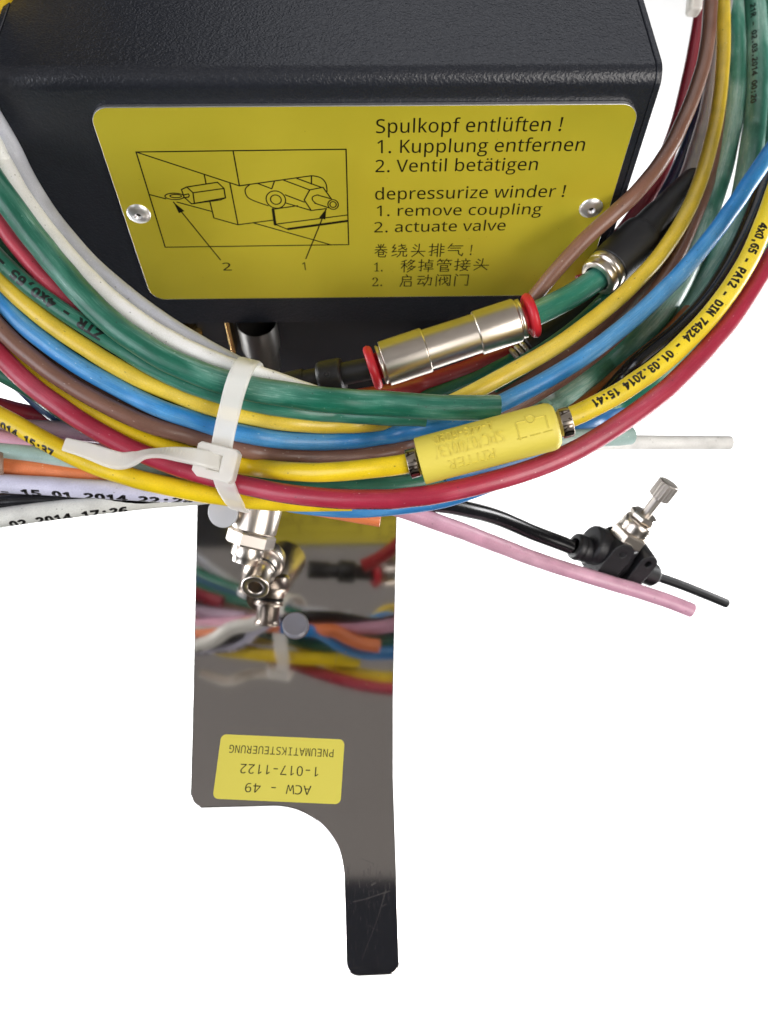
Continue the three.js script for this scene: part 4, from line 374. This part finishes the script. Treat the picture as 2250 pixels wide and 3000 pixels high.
// ---------------------------------------------------------------- nickel push-in coupler
{
  const A = V([0.2,303.2,32.7]), B = V([35.6,310.7,24.6]), L = A.distanceTo(B), m = frame(A, B);
  const cp = thing('push_in_coupler', 'nickel-plated push-in coupler with red release collars below the plate', 'coupler', A);
  part('barrel', lathe([[2.1, 3.2], [2.1, 4.35], [2.6, 4.35], [2.6, 4.1], [3.0, 4.1], [3.0, 4.85], [3.25, 4.95], [12.2, 4.95], [12.5, 4.8], [12.5, 4.45], [23.6, 4.3], [23.6, 4.65], [23.9, 4.8], [32.2, 4.75], [32.5, 4.55], [32.5, 4.1], [32.9, 4.1], [32.9, 4.3], [33.6, 4.3], [33.6, 3.2]].map(([s, r]) => [s / 36 * L, r]), m, 64), MAT.nickel, cp);
  for (const [s, k] of [[0, 1], [L, -1]]) part('release_collar', lathe([[0.2, 2.7], [0.2, 4.2], [0.5, 4.75], [1.1, 4.95], [1.7, 4.75], [2.1, 4.3], [2.2, 2.9], [2.9, 2.9]].map(([q, r]) => [s + k * (q - 0.6), r]), m, 48), MAT.redPlastic, cp);
  const Q = V([-20.6,297.9,33.4]), mb = frame(Q, A), LB = Q.distanceTo(A);
  const pl = thing('black_plug', 'black plastic stem fitting in the left end of the nickel coupler', 'fitting', Q);
  part('stem', lathe([[0, 0.01], [0, 2.9], [LB * 0.3, 2.9], [LB * 0.3, 2.5], [LB * 0.5, 2.5], [LB + 1.5, 2.45]], mb), MAT.blackPlastic, pl);
  part('band', lathe([[LB * 0.46, 2.5], [LB * 0.46, 3.5], [LB * 0.5, 3.7], [LB * 0.68, 3.7], [LB * 0.71, 3.5], [LB * 0.71, 2.4]], mb), MAT.blackPlastic, pl);
  part('round_mark', [lathe([[3.55, 0.9], [3.82, 0.9], [3.82, 0.62], [3.55, 0.62]], new THREE.Matrix4().multiplyMatrices(mb, new THREE.Matrix4().makeTranslation(LB * 0.58, 0, 0).multiply(new THREE.Matrix4().makeRotationY(-Math.PI / 2)))), lathe([[3.4, 0.35], [3.8, 0.35], [3.8, 0.01]], new THREE.Matrix4().multiplyMatrices(mb, new THREE.Matrix4().makeTranslation(LB * 0.58, 0, 0).multiply(new THREE.Matrix4().makeRotationY(-Math.PI / 2))))], MAT.blackPlastic, pl);
}
// black gland with metal ring on the thick green hose
{
  const A = V([51.2,309.4,13.2]), B = V([65.8,311.9,-1.2]), L = A.distanceTo(B), m = frame(A, B);
  const gl = thing('cable_gland', 'black gland with a nickel ring on the thick green hose', 'gland', A);
  part('ring', lathe([[0.2, 3.05], [0.2, 4.1], [0.6, 4.5], [1.9, 4.6], [2.1, 4.3], [2.1, 3.95], [2.7, 3.95], [2.7, 4.5], [3.2, 4.75], [4.3, 4.7], [4.5, 4.2], [4.5, 3]], m, 48), MAT.nickel, gl);
  part('barrel', lathe([[4.4, 3.2], [4.4, 4.5], [4.8, 4.95], [L * 0.72, 5.0], [L * 0.8, 4.8], [L * 0.83, 4.2]], m, 48), MAT.blackRubber, gl);
  const B2 = V([80,309.6,-19.2]), C = A.clone().lerp(B, 0.8), m2 = frame(C, B2), L2 = C.distanceTo(B2);
  part('boot', lathe([[-0.5, 3.9], [0.4, 4.15], [L2 * 0.3, 4.0], [L2 * 0.36, 3.75], [L2 * 0.95, 3.3], [L2, 3.0], [L2, 0.01]], m2, 40), MAT.blackRubber, gl);
  // a second, half hidden one below
  const A2 = V([34.5,290.3,20.1]), D = V([40.4,292.4,16.5]), m3 = frame(A2, D);
  const g2 = thing('cable_gland', 'dark knurled gland half hidden under the coupler', 'gland', A2);
  part('ring', [0, 1.5, 3].map((s) => prism(14, 2.9, s, s + 1.2, m3, 0.3)), MAT.nickelDull, g2);
  part('barrel', lathe([[4.2, 0.01], [4.2, 3.6], [4.6, 4.2], [24, 4.4], [30, 3.4], [30, 0.01]], m3), MAT.blackRubber, g2);
}

// ---------------------------------------------------------------- yellow check valve with raised lettering
{
  const A = V([9.1,315.4,64.7]), B = V([34.4,321,60.7]), L = A.distanceTo(B), R = 4.5, m = frame(A, B);
  const cv = thing('check_valve', 'yellow cylindrical check valve with raised lettering, nickel nuts at both ends', 'check valve', A);
  const body = part('body', lathe([[1.2, 2.9], [0, 3.3], [0, R - 0.15], [0.15, R], [L - 1.6, R], [L - 0.7, R - 0.25], [L - 0.15, R - 0.9], [L, R - 1.6], [L, 2.2]], m, 64), MAT.yellowBody, cv);
  part('dark_seal', lathe([[0.9, 3.1], [0.6, 1.9]], m, 32), MAT.blackRubber, cv);
  const font = await new FontLoader().loadAsync('fonts/droid/droid_sans_regular.typeface.json');
  const wrap = (g) => { const p = g.attributes.position; const q = new THREE.Vector3(); for (let i = 0; i < p.count; i++) { const s = p.getX(i), th = p.getY(i) / R, r = R + p.getZ(i); q.set(s, r * Math.sin(th), r * Math.cos(th)).applyMatrix4(m); p.setXYZ(i, q.x, q.y, q.z); } g.computeVertexNormals(); return g; };
  // in the frame, y = up in the picture; the lettering stands upside down, so text runs toward -x and its top toward -y
  for (const [txt, s0, s1, mid, cap] of [['RITTER', 14.1, 5.1, -2.13, 1.45], ['SPC/070013/', 16.0, 3.2, 0.72, 1.6], ['A-443-6090', 14.7, 3.5, 3.5, 1.5]]) {
    const g = new TextGeometry(txt, { font, size: 1, depth: 0.27, curveSegments: 3, bevelEnabled: false }); g.computeBoundingBox(); const w = g.boundingBox.max.x; const k = (s0 - s1) / w;
    const p = g.attributes.position; for (let i = 0; i < p.count; i++) p.setXYZ(i, s0 - p.getX(i) * k, mid + cap / 2 - p.getY(i) * cap / 0.72, p.getZ(i) - 0.1);
    part('lettering', wrap(g), MAT.yellowBody, body);
  }
  const wire = (pts) => wrap(new THREE.TubeGeometry(new THREE.CatmullRomCurve3(pts.map(([s, t]) => new THREE.Vector3(s, t, 0)), false, 'catmullrom', 0.01), pts.length * 6, 0.14, 6));
  const circ = []; for (let i = 0; i <= 20; i++) circ.push([21.3 + 0.8 * Math.cos(i / 20 * 6.2832), 2.1 + 0.8 * Math.sin(i / 20 * 6.2832)]);
  part('valve_symbol', [wire(circ), wire([[18.6, -1.2], [18.6, 2.1], [20.4, 2.1]]), wire([[22.1, 2.1], [24, 2.1], [24, -0.4]]), wire([[18.2, -0.9], [20, -0.9]]), wire([[20.6, -0.9], [22.4, -0.9]]), wire([[23, -0.9], [24.6, -0.9]]), wire([[20.4, 2.9], [20.7, 3.2]])], MAT.yellowBody, body);
  const [nc, nx] = canvas(512, 96); nx.fillStyle = '#b6aca0'; nx.fillRect(0, 0, 512, 96); nx.fillStyle = '#5b5148'; nx.font = 'bold 66px sans-serif'; nx.fillText('ROTA 10  ROTA 10', 10, 72); const nt = tex(nc);
  for (const [s, w] of [[-2.3, 2.0], [L + 0.5, 2.1]]) {
    const g = lathe([[s - (s < 0 ? 0 : 0.9), 2.05], [s, 2.55], [s + 0.15, 2.8], [s + w - 0.15, 2.8], [s + w, 2.55], [s + w + (s < 0 ? 0.9 : 0), 2.05]], m, 24); const u = g.attributes.uv; for (let i = 0; i < u.count; i++) u.setXY(i, u.getX(i), (u.getY(i) - 0.25) * 2);
    part('nut', g, M(0xffffff, 0.3, { metalness: 1, map: nt }), cv);
  }
}

// ---------------------------------------------------------------- flow control valve on the black hose
{
  const right = V([65.7,245.3,52.8]).negate().add(V([66.9,245.3,52.9])).normalize(), down = V([65.7,244.7,53.9]).sub(V([65.7,245.3,52.8])).normalize();
  const near = V([58.6,266.9,63.1]).sub(V([65.7,245.3,52.8])).normalize(), mk = (a, b, c) => right.clone().multiplyScalar(a).addScaledVector(down, b).addScaledVector(near, c).normalize();
  const X = mk(0.952, 0.306, -0.5), Y0 = mk(0.54, -0.84, 0.51), Z = X.clone().cross(Y0).normalize(), Y = Z.clone().cross(X);
  const O = V([65.7,245.3,52.8]), m = new THREE.Matrix4().makeBasis(X, Y, Z).setPosition(O);
  const up = (x0) => new THREE.Matrix4().multiplyMatrices(m, new THREE.Matrix4().makeTranslation(x0, 0, 0).multiply(new THREE.Matrix4().makeRotationZ(Math.PI / 2)));
  const fv = thing('flow_control_valve', 'black flow control valve with nickel needle and knurled knob beside the pink hose', 'valve', O);
  const bl = MAT.blackPlastic;
  const off = (x, y, z) => new THREE.Matrix4().multiplyMatrices(m, new THREE.Matrix4().makeTranslation(x, y, z));
  part('body', [lathe([[-5, 0.01], [-5, 4.6], [5.6, 4.9], [6.6, 4.5], [6.8, 0.01]], up(-2.2), 48), lathe([[-10.4, 0.01], [-10.4, 4.2], [-9.8, 4.9], [-9, 5.1], [1, 5.1], [1.5, 0.01]], off(0, 2.0, -0.8), 40), lathe([[-9.5, 3.2], [3, 3.2]], m), lathe([[2, 3.2], [12.8, 3.25], [13.7, 2.7], [14.2, 1.4]], m)], bl, fv);
  for (const [x0, w] of [[-3.9, 5.8], [4.9, 4.6]]) {
    const sh = new THREE.Shape(); sh.moveTo(-w / 2, -5); sh.lineTo(w / 2, -5); sh.lineTo(w / 2, 4.8); sh.absarc(0, 4.8, w / 2, 0, Math.PI); const h = new THREE.Path(); h.absarc(0, 4.8, 1.2, 0, Math.PI * 2); sh.holes.push(h);
    const g = new THREE.ExtrudeGeometry(sh, { depth: 8.2, bevelEnabled: true, bevelSize: 0.3, bevelThickness: 0.3, bevelSegments: 3, curveSegments: 16 }); g.translate(x0, 0, -3.5); part('mounting_lug', g.applyMatrix4(m), bl, fv);
  }
  part('web', box(12, 8, 6.4, 0.8, -0.6, -0.4, 0.5, m), bl, fv);
  part('release_collar', lathe([[-14.4, 2.15], [-14.4, 2.9], [-14, 3.5], [-12.9, 3.7], [-12.6, 3.4], [-12.6, 3.1], [-12.1, 3.1], [-12.1, 3.45], [-8.8, 3.5], [-8.8, 2]], m), bl, fv);
  part('hex_nut', prism(6, 5.2, 6.8, 10.2, up(-2.0), 0.5, 0.35), MAT.nickel, fv);
  part('threaded_neck', lathe([[10.2, 4.0], [10.6, 4.3], [11.0, 3.9], [11.4, 4.3], [11.8, 3.9], [12.2, 4.3], [12.6, 3.9], [13.2, 4.1], [13.8, 3.4], [13.8, 0.01]], up(-2.0)), MAT.nickel, fv);
  part('lock_nut', prism(8, 3.9, 14.0, 15.8, up(-2.0), 0.45, 0.2), MAT.nickel, fv);
  part('stem', lathe([[13, 1.35], [21.4, 1.35]], up(-2.0), 24), MAT.nickelDull, fv);
  const kn = []; for (let i = 0; i < 18; i++) { const a = i / 18 * Math.PI * 2; kn.push(box(4.6, 0.5, 0.55, 23.6, 2.55 * Math.cos(a), 2.55 * Math.sin(a), 0.15, up(-2.0))); }
  part('knob', [lathe([[21.1, 0.01], [21.1, 2.3], [21.4, 2.6], [25.8, 2.6], [26.1, 2.35], [26.1, 0.01]], up(-2.0), 36), ...kn], MAT.nickelDull, fv);
  const e = new THREE.Vector3(41, -0.2, 0).applyMatrix4(m), s = new THREE.Vector3(13.4, 0, 0).applyMatrix4(m), md = new THREE.Vector3(24, 0.2, 0).applyMatrix4(m);
  const g = hose([s, md, e].map((p) => p.toArray()), 1.35);
  solo('hose', g, M(0xffffff, 0.45, { map: hoseTex(g.len, '#15171a', { scuff: '#4b5058', amount: 0.6 }) }), 'thin black hose end leaving the flow control valve', 'hose', s.toArray());
}

// ---------------------------------------------------------------- vent fitting above the bracket
{
  const v = thing('vent_valve', 'nickel vent valve with hex nut and open nipple above the steel bracket', 'valve', [-28.4,263.6,55.8]);
  const A = V([-24.8,274.4,40.5]), B = V([-29.1,266.2,53.1]), m = frame(A, B), L = A.distanceTo(B);
  part('cylinder', lathe([[0, 0.01], [0, 5.6], [L - 0.6, 5.6], [L, 5.1], [L, 0.01]], m, 48), MAT.nickel, v);
  part('hex_nut', prism(6, 6.0, L + 0.05, L + 3.6, m, 0.5, 0.25), MAT.nickelDull, v);
  part('neck', lathe([[L + 3.5, 3.6], [L + 3.9, 4.0], [L + 6.2, 4.0], [L + 6.6, 3.4], [L + 8, 3.2]], m), MAT.nickel, v);
  const C = V([-27.4,257.3,56.8]), D = V([-28.4,262.3,66.4]), n = frame(C, D), LN = C.distanceTo(D);
  part('nipple', lathe([[-3, 0.01], [-3, 4.4], [-2, 5.3], [0.5, 5.4], [1.6, 4.9], [1.9, 4.0], [3.2, 4.0], [3.4, 3.5], [4.4, 3.5], [4.6, 3.9], [5.4, 3.9], [5.7, 3.1], [LN - 1.4, 3.0], [LN - 0.9, 3.4], [LN - 0.2, 3.4], [LN, 3.1], [LN, 1.9], [LN - 0.5, 1.8], [LN - 8, 1.8], [LN - 8, 0.01]], n, 48), MAT.nickel, v);
  part('seal_ring', new THREE.TorusGeometry(3.5, 0.42, 12, 40).rotateY(Math.PI / 2).translate(3.9, 0, 0).applyMatrix4(n), MAT.blackRubber, v);
  const E = V([-34.1,267.4,46.7]), F = V([-35.3,273.7,51.8]), k = frame(E, F), LK = E.distanceTo(F);
  part('side_port', lathe([[-5, 2.9], [LK - 1.4, 2.9], [LK - 1.2, 3.3], [LK - 0.6, 3.3]], k), MAT.nickel, v);
  part('dust_cap', lathe([[LK - 1.0, 2.6], [LK - 1.0, 3.6], [LK + 0.3, 3.65], [LK + 0.6, 3.4], [LK + 0.65, 0.01]], k, 40), MAT.capWhite, v, 'translucent white dust cap');
}
// fittings in the dark under the box
{
  const bf = thing('brass_fitting', 'brass fitting in the shadow under the box beside the white hose', 'fitting', [-47.3,273.2,-5.5]);
  const m = frame(V([-52.2,273.8,-2.6]), V([-45.7,271.1,-5.7]));
  part('body', [prism(6, 3.6, 0, 4, m), lathe([[4, 2.6], [4.5, 3], [6.6, 3], [7, 2.5], [7, 0.01]], m)], MAT.brass, bf);
  const vb = thing('valve_block', 'grey valve block with steel ports hanging under the box', 'valve block', [-37.4,268.5,3.3]);
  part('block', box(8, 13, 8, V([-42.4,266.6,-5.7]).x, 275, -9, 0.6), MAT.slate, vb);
  const q = V([-29.3,268.9,-1.2]), um = new THREE.Matrix4().makeRotationZ(Math.PI / 2).setPosition(q.x, 262, q.z);
  part('port', lathe([[0, 0.01], [0, 4.2], [1, 4.6], [9, 4.6], [9.4, 5.2], [19, 5.2]], um), MAT.darkSteel, vb);
  part('pin', lathe([[-4, 0.01], [-4, 0.9], [2, 1.1]], um.clone().setPosition(q.x, 262, q.z + 4)), MAT.nickel, vb);
  part('rib', box(1.2, 18, 5, V([-37.7,268.5,-4.9]).x, 273, -6, 0.3), MAT.brass, vb);
}
// the phone that took the picture, mirrored in the tip of the bracket
{
  const back = FACE.clone(), c = camera.position.clone().multiplyScalar(1000), upv = new THREE.Vector3(0.017, 0.4852, -0.8742), rt = upv.clone().cross(back).normalize(), u2 = back.clone().cross(rt);
  const m = new THREE.Matrix4().makeBasis(rt, u2, back).setPosition(c.clone().addScaledVector(back, 16).addScaledVector(u2, -25));
  const ph = thing('phone', 'dark phone held over the bracket, mirrored in its tip', 'phone', c.clone().addScaledVector(back, 16));
  part('case', box(76, 158, 8, 0, 0, 0, 3.5, m), M(new THREE.Color(0.012, 0.014, 0.022), 0.5), ph);
  part('lens_bump', lathe([[-5.4, 0.01], [-5.4, 6], [-4, 6.5]], new THREE.Matrix4().multiplyMatrices(m, new THREE.Matrix4().makeTranslation(0, 25, 0).multiply(new THREE.Matrix4().makeRotationY(-Math.PI / 2)))), MAT.blackPlastic, ph);
}
renderer.render(scene, camera);
